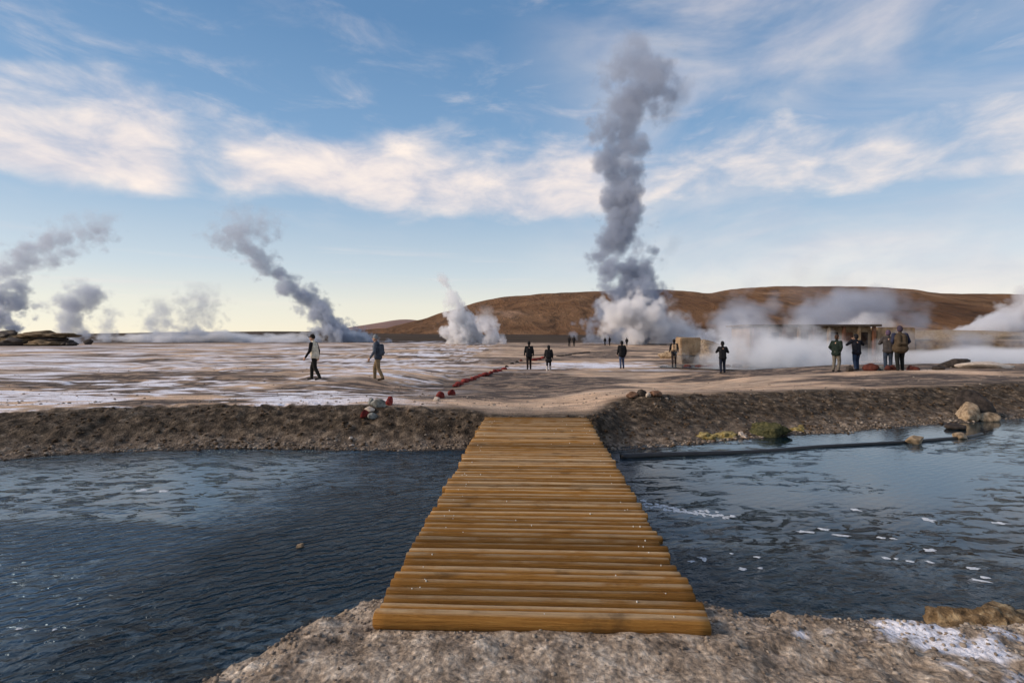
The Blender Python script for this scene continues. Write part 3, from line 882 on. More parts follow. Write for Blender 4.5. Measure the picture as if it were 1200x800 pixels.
# ------------------------------------------------------------------ foam
def foam(flecks, seed):
    rs = np.random.RandomState(seed)
    V, Fc = [], []
    for px, py, wpx, hpx, rot in flecks:
        x, y = at(px, py, WATER_Z)
        d_ = y
        a = wpx / 2 / F * d_
        b = max(hpx / 2 * d_ * d_ / (F * 2.2), a * 0.25)
        n = 14
        base = len(V)
        V.append((x, y, WATER_Z + 0.010))
        for j in range(n):
            an = j * 2 * math.pi / n
            k = rs.uniform(0.4, 1.2)
            ux, uy = a * k * math.cos(an), b * k * math.sin(an)
            V.append((x + ux * math.cos(rot) - uy * math.sin(rot), y + ux * math.sin(rot) + uy * math.cos(rot), WATER_Z + 0.002))
        for j in range(n):
            Fc.append((base, base + 1 + j, base + 1 + (j + 1) % n))
    return np_mesh('foam', V, Fc)


_fr = np.random.RandomState(3)
fl = [(755 + i * 2.1 + _fr.uniform(-2, 2), 589 + 18 * (i / 49) ** 0.7 + _fr.normal(0, 1.5), _fr.uniform(4, 14), _fr.uniform(1.2, 4), -0.12 + _fr.uniform(-.15, .15)) for i in range(50)]
fl += [(826, 656, 13, 7, 0.4), (812, 659, 10, 3, -0.2), (872, 668, 10, 4, 0), (889, 654, 12, 3, -0.2), (859, 650, 6, 3, 0), (893, 667, 8, 2.5, 0),
       (945, 624, 24, 3.5, -0.1), (968, 621, 14, 3, -0.3), (985, 628, 26, 3.5, -0.2), (1005, 598, 12, 4, -0.3), (1034, 631, 12, 3, 0), (1049, 632, 8, 3, 0),
       (1090, 610, 16, 6, -0.4), (1093, 646, 16, 5, 0.3), (1041, 655, 9, 4, 0.2), (1053, 656, 7, 3, 0), (1070, 659, 11, 3.5, 0), (1093, 660, 7, 5, 0.4),
       (1142, 667, 20, 4, 0.1), (1152, 682, 24, 5, -0.5), (1158, 678, 12, 4, -0.2), (1175, 614, 20, 4, 0), (165, 575, 14, 4, 0.1), (190, 576, 16, 3, 0), (60, 740, 6, 4, 0.2), (18, 739, 9, 3, 0.4)]
M_FOAM = simple_mat('foam_froth', (0.30, 0.34, 0.38), (0.66, 0.70, 0.74), 60, 0.7, 0.5, 0.004)
tag(link_mesh('foam', foam(fl, 5), M_FOAM), kind='stuff')


# ------------------------------------------------------------------ walls and the changing hut
def box(bm, x0, x1, y0, y1, z0, z1, jit=0.0):
    vs = [bm.verts.new((x + random.uniform(-jit, jit), y + random.uniform(-jit, jit), z + random.uniform(-jit, jit))) for x in (x0, x1) for y in (y0, y1) for z in (z0, z1)]
    for f in ((0, 1, 3, 2), (4, 6, 7, 5), (0, 4, 5, 1), (2, 3, 7, 6), (0, 2, 6, 4), (1, 5, 7, 3)):
        bm.faces.new([vs[i] for i in f])


def bm_obj(name, bm, mat, parent=None, bevel=0.0, smooth=False):
    bmesh.ops.recalc_face_normals(bm, faces=bm.faces)
    if bevel:
        bmesh.ops.bevel(bm, geom=list(bm.edges), offset=bevel, segments=2, affect='EDGES')
    me = bpy.data.meshes.new(name)
    bm.to_mesh(me)
    bm.free()
    return link_mesh(name, me, mat, parent, smooth=smooth)


M_MASON = simple_mat('rough_tan_masonry', (0.13, 0.085, 0.05), (0.29, 0.20, 0.12), 1.6, 0.95, 1.0, 0.06, c3=(0.38, 0.29, 0.19))
M_GREYMASON = simple_mat('grey_masonry', (0.12, 0.10, 0.085), (0.26, 0.22, 0.18), 1.8, 0.95, 1.0, 0.06)
M_PLANK = simple_mat('weathered_brown_board', (0.08, 0.035, 0.018), (0.20, 0.09, 0.05), 3, 0.85, 0.5, 0.01, stretch=(6, 6, 0.8))
M_ROOF = simple_mat('dark_flat_roof', (0.05, 0.038, 0.03), (0.12, 0.09, 0.07), 2, 0.9, 0.4, 0.02)
M_OPEN = simple_mat('dark_doorway_board', (0.02, 0.012, 0.009), (0.05, 0.03, 0.02), 3, 0.9, 0.3, 0.01)

hut = tag(empty('changing_hut', (19.5, 42, -0.6), R(-3)), 'long low stone changing hut with dark flat roof standing in steam behind the pool', 'hut')
bm = bmesh.new()
box(bm, 0, 9.6, 0, 4.0, 0, 3.0)
bm_obj('wall', bm, M_MASON, hut, 0.03)
bm = bmesh.new()
box(bm, -0.4, 10.0, -0.75, 4.3, 3.002, 3.17)
bm_obj('roof', bm, M_ROOF, hut, 0.03)
for i in range(9):
    bm = bmesh.new()
    x = 0.05 + i * 1.17
    box(bm, x, x + 0.22, -0.62, -0.4, 0, 3.0)
    bm_obj('post', bm, M_MASON if i % 2 else M_PLANK, hut, 0.02)
for i in range(8):
    bm = bmesh.new()
    x = 0.42 + i * 1.17
    box(bm, x, x + 0.72, -0.06, -0.004, 0.25, 2.55)
    o = bm_obj('door', bm, M_PLANK if i % 2 == 0 else M_OPEN, hut, 0.01)
wall_t = tag(empty('stone_wall', (13.35, 38.2, -0.5), R(4)), 'blocky tan stone wall with grey foot left of the steaming pool', 'wall')
bm = bmesh.new()
box(bm, -0.75, 0.75, 0, 1.2, 0.72, 2.05, 0.05)
bm_obj('upper_course', bm, M_MASON, wall_t, 0.06)
bm = bmesh.new()
box(bm, -0.68, 0.68, 0.05, 1.2, 0, 0.715, 0.04)
bm_obj('lower_course', bm, M_GREYMASON, wall_t, 0.06)
wall_r = tag(empty('stone_wall', (30.2, 42.5, -0.5), R(-2)), 'low beige stone wall running right from the end of the changing hut', 'wall')
bm = bmesh.new()
box(bm, 0, 3.2, 0, 1.0, 0, 2.85, 0.06)
bm_obj('upper_course', bm, M_MASON, wall_r, 0.06)
bm = bmesh.new()
box(bm, 3.2, 15, 0.1, 1.2, 0, 1.75, 0.1)
bm_obj('lower_course', bm, M_MASON, wall_r, 0.08)
# a sinter terrace slope between the tan wall and the hut
v_, f_ = ICO[4]
stone('sinter_terrace', 'sloping pale sinter terrace between the tan wall and the hut, veiled in steam', 0, 0, (3.4, 2.4, 1.25), M_STONE, 220, xy=(16.6, 46.5), sub=4, cat='terrace', rot=0, rough=0.3)
stone('sinter_terrace', 'broad brown terrace behind the right end of the pool under the hill', 0, 0, (26, 9, 2.1), M_STONE, 221, xy=(68, 82), sub=5, cat='terrace', rot=0, rough=0.4)

# the steaming pool
ang = np.linspace(0, 2 * math.pi, 64, endpoint=False)
pv = [(33 + 23 * math.cos(a) * (1 + 0.06 * math.sin(3 * a)), 33.2 + 5.4 * math.sin(a) * (1 + 0.08 * math.cos(4 * a)), -0.36) for a in ang]
me = bpy.data.meshes.new('pool_water')
me.from_pydata(pv, [], [tuple(range(64))])
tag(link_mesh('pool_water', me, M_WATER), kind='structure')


# ------------------------------------------------------------------ people
def capsule(V, Fc, p0, r0, p1, r1, seg=10, sx=1.0, sy=1.0):
    p0, p1 = Vector(p0), Vector(p1)
    d_ = p1 - p0
    L = d_.length
    if L < 1e-6:
        d_ = Vector((0, 0, 1))
    else:
        d_ = d_ / L
    ref = Vector((1, 0, 0)) if abs(d_.x) < 0.8 else Vector((0, 1, 0))
    a = (ref - d_ * ref.dot(d_)).normalized()
    b = d_.cross(a)
    rows = []
    for k in range(1, 5):
        th = math.pi / 2 * (1 - k / 4)
        rows.append((p0 - d_ * r0 * math.sin(th), r0 * math.cos(th)))
    for k in range(0, 4):
        th = math.pi / 2 * (k / 4)
        rows.append((p1 + d_ * r1 * math.sin(th), r1 * math.cos(th)))
    base = len(V)
    V.append(p0 - d_ * r0)
    for c_, r in rows:
        for j in range(seg):
            an = j * 2 * math.pi / seg
            V.append(c_ + a * (r * sx * math.cos(an)) + b * (r * sy * math.sin(an)))
    V.append(p1 + d_ * r1)
    last = len(V) - 1
    for j in range(seg):
        Fc.append((base, base + 1 + (j + 1) % seg, base + 1 + j))
    for i in range(len(rows) - 1):
        for j in range(seg):
            j2 = (j + 1) % seg
            q = base + 1 + i * seg
            Fc.append((q + j, q + j2, q + seg + j2, q + seg + j))
    q = base + 1 + (len(rows) - 1) * seg
    for j in range(seg):
        Fc.append((q + j, q + (j + 1) % seg, last))


def fused(name, caps, voxel, smooth_it=4):
    V, Fc = [], []
    for cpar in caps:
        capsule(V, Fc, *cpar[:4], **(cpar[4] if len(cpar) > 4 else {}))
    me = bpy.data.meshes.new(name + '_src')
    me.from_pydata([tuple(v) for v in V], [], Fc)
    bm = bmesh.new()
    bm.from_mesh(me)
    bmesh.ops.recalc_face_normals(bm, faces=bm.faces)
    bm.to_mesh(me)
    bm.free()
    o = bpy.data.objects.new('tmp', me)
    COL.objects.link(o)
    md = o.modifiers.new('r', 'REMESH')
    md.mode = 'VOXEL'
    md.voxel_size = voxel
    ms = o.modifiers.new('s', 'SMOOTH')
    ms.factor = 0.5
    ms.iterations = smooth_it
    dg = bpy.context.evaluated_depsgraph_get()
    res = bpy.data.meshes.new_from_object(o.evaluated_get(dg))
    res.name = name
    bpy.data.objects.remove(o)
    bpy.data.meshes.remove(me)
    return res


_cm = {}


def cloth(name, c, rough=0.9):
    key = (name, c)
    if key not in _cm:
        _cm[key] = simple_mat(name, tuple(x * 0.6 for x in c), tuple(min(1, x * 1.3) for x in c), 9, rough, 0.5, 0.012)
    return _cm[key]


M_SKIN = simple_mat('skin', (0.33, 0.18, 0.12), (0.42, 0.25, 0.17), 12, 0.55, 0.1, 0.002)
M_EYE = simple_mat('dark_eye', (0.01, 0.008, 0.006), (0.03, 0.02, 0.015), 10, 0.2, 0.0, 0.001)
BLACK = (0.012, 0.012, 0.014)


def person(label, x, y, heading, height, stride=0.0, arms='relaxed', jacket=BLACK, sleeves=None, trousers=BLACK, shoes=(0.015, 0.013, 0.012),
           hat=None, hat_kind='cap', hair=(0.015, 0.01, 0.008), pack=None, coat=0.80, bulk=1.0, near=True, look=0.0, lean=0.03, bag=None, group=None, lower_leg=None):
    root = tag(empty('person', (x, y, gz(x, y) - 0.01), heading), label, 'person', group)
    k = height / 1.75
    root.scale = (k, k, k)
    vx = 0.011 if near else 0.022
    vc = 0.016 if near else 0.026
    ln = lean
    L = {}
    for s, sg in (('l', -1), ('r', 1)):
        fy = stride * sg
        L[s] = dict(hip=Vector((0.09 * sg, 0, 0.92)), knee=Vector((0.10 * sg, fy * 0.45 + 0.05 + 0.03 * abs(fy > 0), 0.50)),
                    ank=Vector((0.105 * sg, fy - 0.02, 0.085 + (0.05 if fy < -0.1 else 0))))
        tw = -0.0 if fy >= 0 else -0.035
        L[s]['heel'] = L[s]['ank'] + Vector((0, -0.035, -0.045))
        L[s]['toe'] = L[s]['ank'] + Vector((0.015 * sg, 0.155, -0.055 + tw))
        sh = Vector((0.185 * sg * (0.9 + 0.1 * bulk), ln * 1.2, 1.41))
        if arms == 'camera':
            el_ = sh + Vector((0.20 * sg, 0.10, -0.17))
            wr = Vector((0.055 * sg, 0.30, 1.50))
        elif arms == 'chest':
            el_ = sh + Vector((0.13 * sg, 0.05, -0.25))
            wr = Vector((0.06 * sg, 0.27, 1.30))
        elif arms == 'pocket':
            el_ = sh + Vector((0.09 * sg, -0.09, -0.26))
            wr = Vector((0.15 * sg, 0.07, 0.95))
        else:
            sw = -stride * sg * 0.6
            el_ = sh + Vector((0.075 * sg, sw * 0.4 - 0.03, -0.28))
            wr = sh + Vector((0.085 * sg, sw + 0.06, -0.52))
        L[s].update(sh=sh, el=el_, wr=wr)
    chest = Vector((0, ln, 1.30))
    hd = Vector((0, ln * 1.8 + 0.015, 1.62))
    rot = Matrix.Rotation(look, 3, 'Z')

    def H(*v):
        return hd + rot @ Vector(v)

    body, jk, sl, tr, sh_ = [], [], [], [], []
    body += [((-0.07, 0, 0.95), 0.115, (0.07, 0, 0.95), 0.115), ((0, 0, 0.98), 0.12, chest, 0.125), ((-0.07, ln, 1.25), 0.10, (0.07, ln, 1.25), 0.10),
             ((-0.14, ln * 1.2, 1.40), 0.062, (0.14, ln * 1.2, 1.40), 0.062), ((0, ln * 1.3, 1.40), 0.062, hd + Vector((0, -0.01, -0.1)), 0.054),
             (H(0, -0.012, 0.02), 0.092, H(0, 0.0, 0.05), 0.090), (H(0, 0.035, -0.045), 0.062, H(0, 0.03, 0.0), 0.075), (H(0, 0.05, -0.085), 0.03, H(0, 0.055, -0.06), 0.04),
             (H(0, 0.095, 0.005), 0.012, H(0, 0.118, -0.025), 0.015), (H(-0.03, 0.092, 0.03), 0.012, H(0.03, 0.092, 0.03), 0.012),
             (H(-0.022, 0.088, -0.062), 0.009, H(0.022, 0.088, -0.062), 0.009),
             (H(-0.09, -0.005, 0.01), 0.016, H(-0.094, -0.01, -0.03), 0.011), (H(0.09, -0.005, 0.01), 0.016, H(0.094, -0.01, -0.03), 0.011)]
    b_ = bulk
    jk += [((-0.075, -0.005, coat + 0.06), 0.138 * b_, (0.075, -0.005, coat + 0.06), 0.138 * b_), ((-0.06, 0, 0.98), 0.135 * b_, (-0.06, ln, 1.28), 0.14 * b_),
           ((0.06, 0, 0.98), 0.135 * b_, (0.06, ln, 1.28), 0.14 * b_), ((-0.155, ln * 1.2, 1.395), 0.082, (0.155, ln * 1.2, 1.395), 0.082),
           ((0, ln * 1.2, 1.41), 0.085, (0, ln * 1.4, 1.475), 0.075)]
    for s, sg in (('l', -1), ('r', 1)):
        q = L[s]
        body += [(q['hip'], 0.085, q['knee'], 0.056), (q['knee'], 0.056, q['ank'], 0.036), (q['heel'], 0.036, q['toe'], 0.026),
                 (q['sh'], 0.052, q['el'], 0.04), (q['el'], 0.04, q['wr'], 0.028)]
        # the hand
        fd = (q['wr'] - q['el']).normalized()
        if arms == 'camera':
            fd = (fd + Vector((-0.3 * sg, 0.1, 0.5))).normalized()
        side = Vector((0, 1, 0)) - fd * fd.y
        side = side.normalized() if side.length > 0.2 else Vector((0, 0, 1))
        nrm = fd.cross(side).normalized()
        inward = nrm if nrm.x * -sg > 0 else -nrm
        pc = q['wr'] + fd * 0.085
        body.append((q['wr'], 0.027, q['wr'] + fd * 0.03, 0.03))
        for fi, (off, ln_) in enumerate(((0.030, 0.072), (0.010, 0.082), (-0.011, 0.076), (-0.031, 0.060))):
            k0 = q['wr'] + fd * (0.088 - abs(off) * 0.2) + side * off
            k1 = k0 + fd * ln_ * 0.5 + inward * 0.010
            k2 = k1 + fd * ln_ * 0.38 + inward * 0.026
            body += [(q['wr'] + fd * 0.02 + side * off * 0.6, 0.015, k0, 0.0125), (k0, 0.0115, k1, 0.0105), (k1, 0.0105, k2, 0.009)]
        t0 = q['wr'] + fd * 0.03 + side * 0.028
        t1 = t0 + fd * 0.035 + side * 0.026 + inward * 0.014
        body += [(t0, 0.016, t1, 0.0125), (t1, 0.012, t1 + fd * 0.032 + inward * 0.006, 0.0105)]
        sl += [(q['sh'], 0.078 * (0.6 + 0.4 * b_), q['el'], 0.060), (q['el'], 0.060, q['wr'] - fd * 0.015, 0.043)]
        tr += [(q['hip'], 0.108, q['knee'], 0.079), (q['knee'], 0.079, q['ank'] + Vector((0, 0, 0.015)), 0.062)]
        sh_ += [(q['heel'], 0.047, q['toe'], 0.04), (q['ank'] + Vector((0, 0, -0.01)), 0.05, q['ank'] + Vector((0, 0.01, 0.03)), 0.05)]
    tr += [((-0.065, 0, 0.95), 0.126, (0.065, 0, 0.95), 0.126)]
    link_mesh('body', fused('body', body, vx, 3), M_SKIN, root)
    if sleeves is None:
        link_mesh('jacket', fused('jacket', jk + sl, vc), cloth('jacket_fabric', jacket), root)
    else:
        link_mesh('jacket', fused('jacket', jk, vc), cloth('jacket_fabric', jacket), root)
        link_mesh('sleeves', fused('sleeves', sl, vc), cloth('sleeve_fabric', sleeves), root)
    link_mesh('trousers', fused('trousers', tr, vc), cloth('trouser_fabric', trousers), root)
    for s in ('l', 'r'):
        i0 = 0 if s == 'l' else 2
        link_mesh('shoe', fused('shoe', sh_[i0:i0 + 2], vc), cloth('shoe_leather', shoes, 0.7), root)
    if lower_leg:
        for s in ('l', 'r'):
            q = L[s]
            link_mesh('gaiter', fused('gaiter', [(q['knee'].lerp(q['ank'], 0.4), 0.077, q['ank'] + Vector((0, 0, 0.01)), 0.068)], vc), cloth('gaiter_fabric', lower_leg), root)
    if hat:
        cap_ = [(H(0, -0.015, 0.045), 0.103, H(0, -0.005, 0.075), 0.094)]
        if hat_kind == 'cap':
            cap_ += [(H(-0.04, 0.09, 0.045), 0.02, H(-0.03, 0.15, 0.038), 0.016), (H(0.04, 0.09, 0.045), 0.02, H(0.03, 0.15, 0.038), 0.016), (H(0, 0.09, 0.05), 0.02, H(0, 0.165, 0.04), 0.016)]
        elif hat_kind == 'beanie':
            cap_ += [(H(0, -0.03, -0.01), 0.098, H(0, -0.02, 0.05), 0.104)]
        elif hat_kind == 'hood':
            cap_ += [(H(0, -0.035, -0.07), 0.095, H(0, -0.02, 0.04), 0.112), (H(0, -0.04, -0.12), 0.09, H(0, -0.03, -0.05), 0.1)]
        elif hat_kind == 'brim':
            for a_ in range(12):
                an = a_ * math.pi / 6
                cap_.append((H(0.07 * math.cos(an), 0.07 * math.sin(an) - 0.01, 0.042), 0.018, H(0.155 * math.cos(an), 0.155 * math.sin(an) - 0.01, 0.030), 0.014))
        link_mesh('hat' if hat_kind != 'hood' else 'hood', fused('hat', cap_, vc), cloth('hat_fabric', hat), root)
    else:
        link_mesh('hair', fused('hair', [(H(0, -0.035, -0.01), 0.088, H(0, -0.02, 0.05), 0.098), (H(0, 0.01, 0.07), 0.08, H(0, -0.02, 0.07), 0.085)], vc), cloth('hair_strands', hair), root)
    if near:
        for sg in (-1, 1):
            V, Fc = [], []
            capsule(V, Fc, H(0.033 * sg, 0.088, 0.012), 0.011, H(0.034 * sg, 0.088, 0.012), 0.011, seg=8)
            me_ = bpy.data.meshes.new('eye')
            me_.from_pydata([tuple(v) for v in V], [], Fc)
            link_mesh('eye', me_, M_EYE, root)
    if pack:
        pk = [((-0.09, -0.17 + ln, 1.05), 0.10, (-0.08, -0.17 + ln, 1.34), 0.09), ((0.09, -0.17 + ln, 1.05), 0.10, (0.08, -0.17 + ln, 1.34), 0.09), ((-0.09, -0.24 + ln, 1.08), 0.06, (0.09, -0.24 + ln, 1.08), 0.06)]
        b = tag(link_mesh('backpack', fused('backpack', pk, vc), cloth('pack_fabric', pack)), f'backpack worn by the {label}'[:0] or None)
        b.parent = root
        for sg in (-1, 1):
            st = [((0.10 * sg, -0.10 + ln, 1.40), 0.022, (0.11 * sg, 0.02 + ln, 1.475), 0.022), ((0.11 * sg, 0.02 + ln, 1.475), 0.022, (0.10 * sg, 0.125 + ln, 1.33), 0.02), ((0.10 * sg, 0.125 + ln, 1.33), 0.02, (0.13 * sg, 0.10 + ln, 1.10), 0.018)]
            link_mesh('strap', fused('strap', st, vc * 0.8), cloth('pack_fabric', pack), b)
    return root


def pspot(px, py, z):
    return at(px, py, z)


def person_at(px, py, *a, **k):
    x, y = hit(px, py)
    hpx = k.pop('hpx')
    h = hpx / F * y
    return person(k.pop('label'), x, y, k.pop('heading'), max(1.45, min(h, 1.95)), **k)


LEFT, AWAY, RIGHT = R(90), R(0), R(-90)
person_at(369, 445, label='person striding left in a white vest over black sleeves and black trousers', heading=R(84), hpx=53, stride=0.21, jacket=(0.62, 0.56, 0.44), sleeves=BLACK,
          trousers=(0.016, 0.016, 0.014), hat=(0.02, 0.016, 0.014), hat_kind='cap', lean=0.05, coat=0.86)
person_at(443, 446, label='person walking left in a grey cap, dark blue-grey jacket and khaki trousers with a backpack', heading=R(88), hpx=53, stride=0.18, jacket=(0.05, 0.06, 0.08), sleeves=(0.09, 0.105, 0.13),
          trousers=(0.21, 0.15, 0.085), hat=(0.20, 0.21, 0.21), hat_kind='cap', pack=(0.06, 0.07, 0.09), lean=0.05, coat=0.84, shoes=(0.07, 0.045, 0.025))
person_at(620, 433, label='person in black with slim dark trousers walking away beside the red stone row', heading=R(4), hpx=33, stride=0.14, jacket=BLACK, trousers=(0.02, 0.014, 0.014), hat=BLACK, hat_kind='beanie')
person_at(643, 434.5, label='person in a long black hooded coat and pale boots walking away', heading=R(-6), hpx=30, stride=0.10, jacket=BLACK, trousers=(0.03, 0.03, 0.035), hat=BLACK, hat_kind='hood', coat=0.66, bulk=1.15,
          shoes=(0.6, 0.55, 0.5), lower_leg=(0.42, 0.38, 0.36))
person_at(729, 431.5, label='person in a black puffy jacket and blue jeans walking away near the main steam column', heading=R(5), hpx=32, stride=0.05, jacket=BLACK, trousers=(0.055, 0.075, 0.13), hat=BLACK, hat_kind='beanie', bulk=1.12)
person_at(790, 427.5, label='person in black with a tan backpack standing left of the tan stone wall', heading=R(-10), hpx=30, stride=0.04, jacket=BLACK, trousers=(0.03, 0.022, 0.02), hat=BLACK, hat_kind='beanie', pack=(0.34, 0.23, 0.14))
person_at(847, 437, label='person in black holding a camera to the face alone before the steaming pool', heading=R(-8), hpx=37, stride=0.04, arms='chest', jacket=BLACK, trousers=(0.016, 0.02, 0.035), hat=BLACK, hat_kind='beanie')
person_at(980, 435, label='bareheaded person in a dark green jacket and grey trousers standing with hands in pockets', heading=R(-60), hpx=43, stride=0.02, arms='pocket', jacket=(0.012, 0.020, 0.016), trousers=(0.13, 0.115, 0.095), hair=(0.05, 0.03, 0.02), look=-0.2)
person_at(1004, 433.5, label='person in black jacket and blue jeans with both elbows raised taking a picture', heading=R(-5), hpx=42, stride=0.10, arms='camera', jacket=(0.011, 0.012, 0.018), trousers=(0.028, 0.045, 0.085), hat=BLACK, hat_kind='beanie')
person_at(1041, 433, label='person in a dark grey jacket and purple beanie huddled left of the big brown jacket', heading=R(-30), hpx=46, stride=0.05, arms='chest', jacket=(0.05, 0.045, 0.045), trousers=(0.03, 0.042, 0.065), hat=(0.08, 0.055, 0.09), hat_kind='beanie')
person_at(1055, 434, label='large person in a brown olive jacket and dark cap huddled nearest the pool stones', heading=R(-18), hpx=52, stride=0.09, arms='pocket', jacket=(0.065, 0.047, 0.03), sleeves=(0.022, 0.026, 0.05), trousers=(0.012, 0.013, 0.013),
          hat=(0.045, 0.035, 0.055), hat_kind='beanie', bulk=1.45, coat=0.82, pack=(0.06, 0.045, 0.03))
far = [(667, 405.5, 12.5, 'far person in black, left of the pair standing on the plain before the brown hill', 0.02), (672.5, 405.5, 12.5, 'far person in black, right of the pair standing on the plain before the brown hill', 0.02),
       (709, 404.5, 9.5, 'far person in black, left of the pair at the foot of the main steam column', 0.08), (714.5, 404.5, 10, 'far person in black, right of the pair at the foot of the main steam column', 0.05),
       (734.5, 405.5, 10, 'far person in black seen just over the shoulder of the walker in blue jeans', 0.05)]
for px, py, hp_, lb, st in far:
    person_at(px, py, label=lb, heading=R(random.uniform(-40, 40)), hpx=hp_, stride=st, jacket=BLACK, trousers=(0.014, 0.013, 0.014), hat=BLACK, hat_kind='beanie', near=False, group='far visitors near the main steam column')


# ------------------------------------------------------------------ steam
def billow(t, vec, ns, k):
    """fine cauliflower lumps plus turbulence, about -1..1 times k"""
    nn = tnoise(t, vec, ns, 6, 0.66, 0.2)
    va = nd(t, 'ShaderNodeTexVoronoi', {'Vector': vec, 'Scale': ns * 0.95, 'Randomness': 1.0}).outputs['Distance']
    vo = nd(t, 'ShaderNodeTexVoronoi', {'Vector': vec, 'Scale': ns * 2.6, 'Detail': 1.0, 'Roughness': 0.5, 'Randomness': 1.0}).outputs['Distance']
    a = mth(t, 'MULTIPLY', mth(t, 'SUBTRACT', nn, 0.5), k * 2.4)
    b = mth(t, 'MULTIPLY', mth(t, 'SUBTRACT', 0.48, va), k * 1.5)
    c = mth(t, 'MULTIPLY', mth(t, 'SUBTRACT', 0.45, vo), k * 0.7)
    return mth(t, 'ADD', mth(t, 'ADD', a, b), c)


def steam_material(name, density, stops, H, cmin, cmax, rmax, ns, k=1.0, sharp=3.0, warp=0.35, col=(0.62, 0.67, 0.76), step=0.12, aniso=0.15, seed=0.0):
    m, t, out = new_mat(name)
    oc = nd(t, 'ShaderNodeTexCoord').outputs['Object']
    ofs = nd(t, 'ShaderNodeVectorMath', {0: oc, 1: (seed * 13.1, seed * 7.7, seed * 3.3)}, operation='ADD').outputs[0]
    sp = nd(t, 'ShaderNodeSeparateXYZ', {0: oc})
    zf = mth(t, 'DIVIDE', sp.outputs[2], H, clamp=True)
    n = nd(t, 'ShaderNodeValToRGB', {0: zf})
    n.color_ramp.interpolation = 'LINEAR'
    els = n.color_ramp.elements
    while len(els) < len(stops):
        els.new(0.5)
    for e, (z, cx, r, dn) in zip(els, stops):
        e.position = max(0, min(1, z / H))
        e.color = ((cx - cmin) / (cmax - cmin + 1e-6), r / rmax, dn, 1)
    sc = nd(t, 'ShaderNodeSeparateColor', {0: n.outputs[0]})
    cx = mth(t, 'MULTIPLY_ADD', sc.outputs[0], cmax - cmin, cmin)
    r = mth(t, 'MULTIPLY', sc.outputs[1], rmax)
    lo = nd(t, 'ShaderNodeTexNoise', {'Vector': ofs, 'Scale': ns * 0.45, 'Detail': 1.0, 'Roughness': 0.5})
    lv = nd(t, 'ShaderNodeSeparateColor', {0: lo.outputs[1]})
    wx = mth(t, 'MULTIPLY', mth(t, 'MULTIPLY', mth(t, 'SUBTRACT', lv.outputs[0], 0.5), 2 * warp), r)
    wy = mth(t, 'MULTIPLY', mth(t, 'MULTIPLY', mth(t, 'SUBTRACT', lv.outputs[1], 0.5), 2 * warp), r)
    dx = mth(t, 'ADD', mth(t, 'SUBTRACT', sp.outputs[0], cx), wx)
    dy = mth(t, 'ADD', sp.outputs[1], wy)
    dd = mth(t, 'SQRT', mth(t, 'ADD', mth(t, 'MULTIPLY', dx, dx), mth(t, 'MULTIPLY', dy, dy)))
    dd = mth(t, 'DIVIDE', dd, mth(t, 'MAXIMUM', r, 0.01))
    q = mth(t, 'ADD', mth(t, 'SUBTRACT', 0.90, dd), billow(t, ofs, ns, k))
    q = mth(t, 'MULTIPLY', q, sharp, clamp=True)
    q = mth(t, 'MULTIPLY', q, mth(t, 'SUBTRACT', 1.0, sstep(t, dd, 1.15, 1.5)))
    den = mth(t, 'MULTIPLY', mth(t, 'MULTIPLY', q, sc.outputs[2]), density)
    vol = nd(t, 'ShaderNodeVolumePrincipled', {'Color': (*col, 1), 'Density': den, 'Anisotropy': aniso})
    t.links.new(vol.outputs[0], out.inputs['Volume'])
    m.cycles.volume_step_rate = step
    return m


def plume(label, d, pts, density, ns, k=0.55, sharp=3.5, warp=0.35, col=(0.62, 0.67, 0.76), step=0.3, seed=0, group='columns of steam over the geyser field', name='steam_plume', aniso=0.15):
    """pts from the ground up: (pixel x, pixel y, width in pixels, relative density)"""
    sc = d / F
    st = [(CAM_Z + (HY - py) * sc, (px - CX) * sc, wpx * 0.58 * sc, dn) for px, py, wpx, dn in pts]
    z0, x0 = st[0][0], st[0][1]
    st = [(z - z0, x - x0, r, dn) for z, x, r, dn in st]
    H = st[-1][0]
    cmin, cmax = min(s[1] for s in st), max(s[1] for s in st)
    rmax = max(s[2] for s in st)
    seg = 20
    V, Fc = [], []
    for z, cx_, r, dn in st:
        for j in range(seg):
            an = j * 2 * math.pi / seg
            V.append((cx_ + 1.75 * r * math.cos(an), 1.75 * r * math.sin(an), z))
    for i in range(len(st) - 1):
        for j in range(seg):
            j2 = (j + 1) % seg
            Fc.append((i * seg + j, i * seg + j2, (i + 1) * seg + j2, (i + 1) * seg + j))
    Fc.append(tuple(range(seg))[::-1])
    Fc.append(tuple(range((len(st) - 1) * seg, len(st) * seg)))
    me = bpy.data.meshes.new(name)
    me.from_pydata(V, [], Fc)
    m = steam_material('steam', density, st, H, cmin, cmax, rmax, ns, k, sharp, warp, col, step, aniso, seed)
    o = link_mesh(name, me, m, loc=(x0, d, z0))
    return tag(o, label, 'steam plume', group)


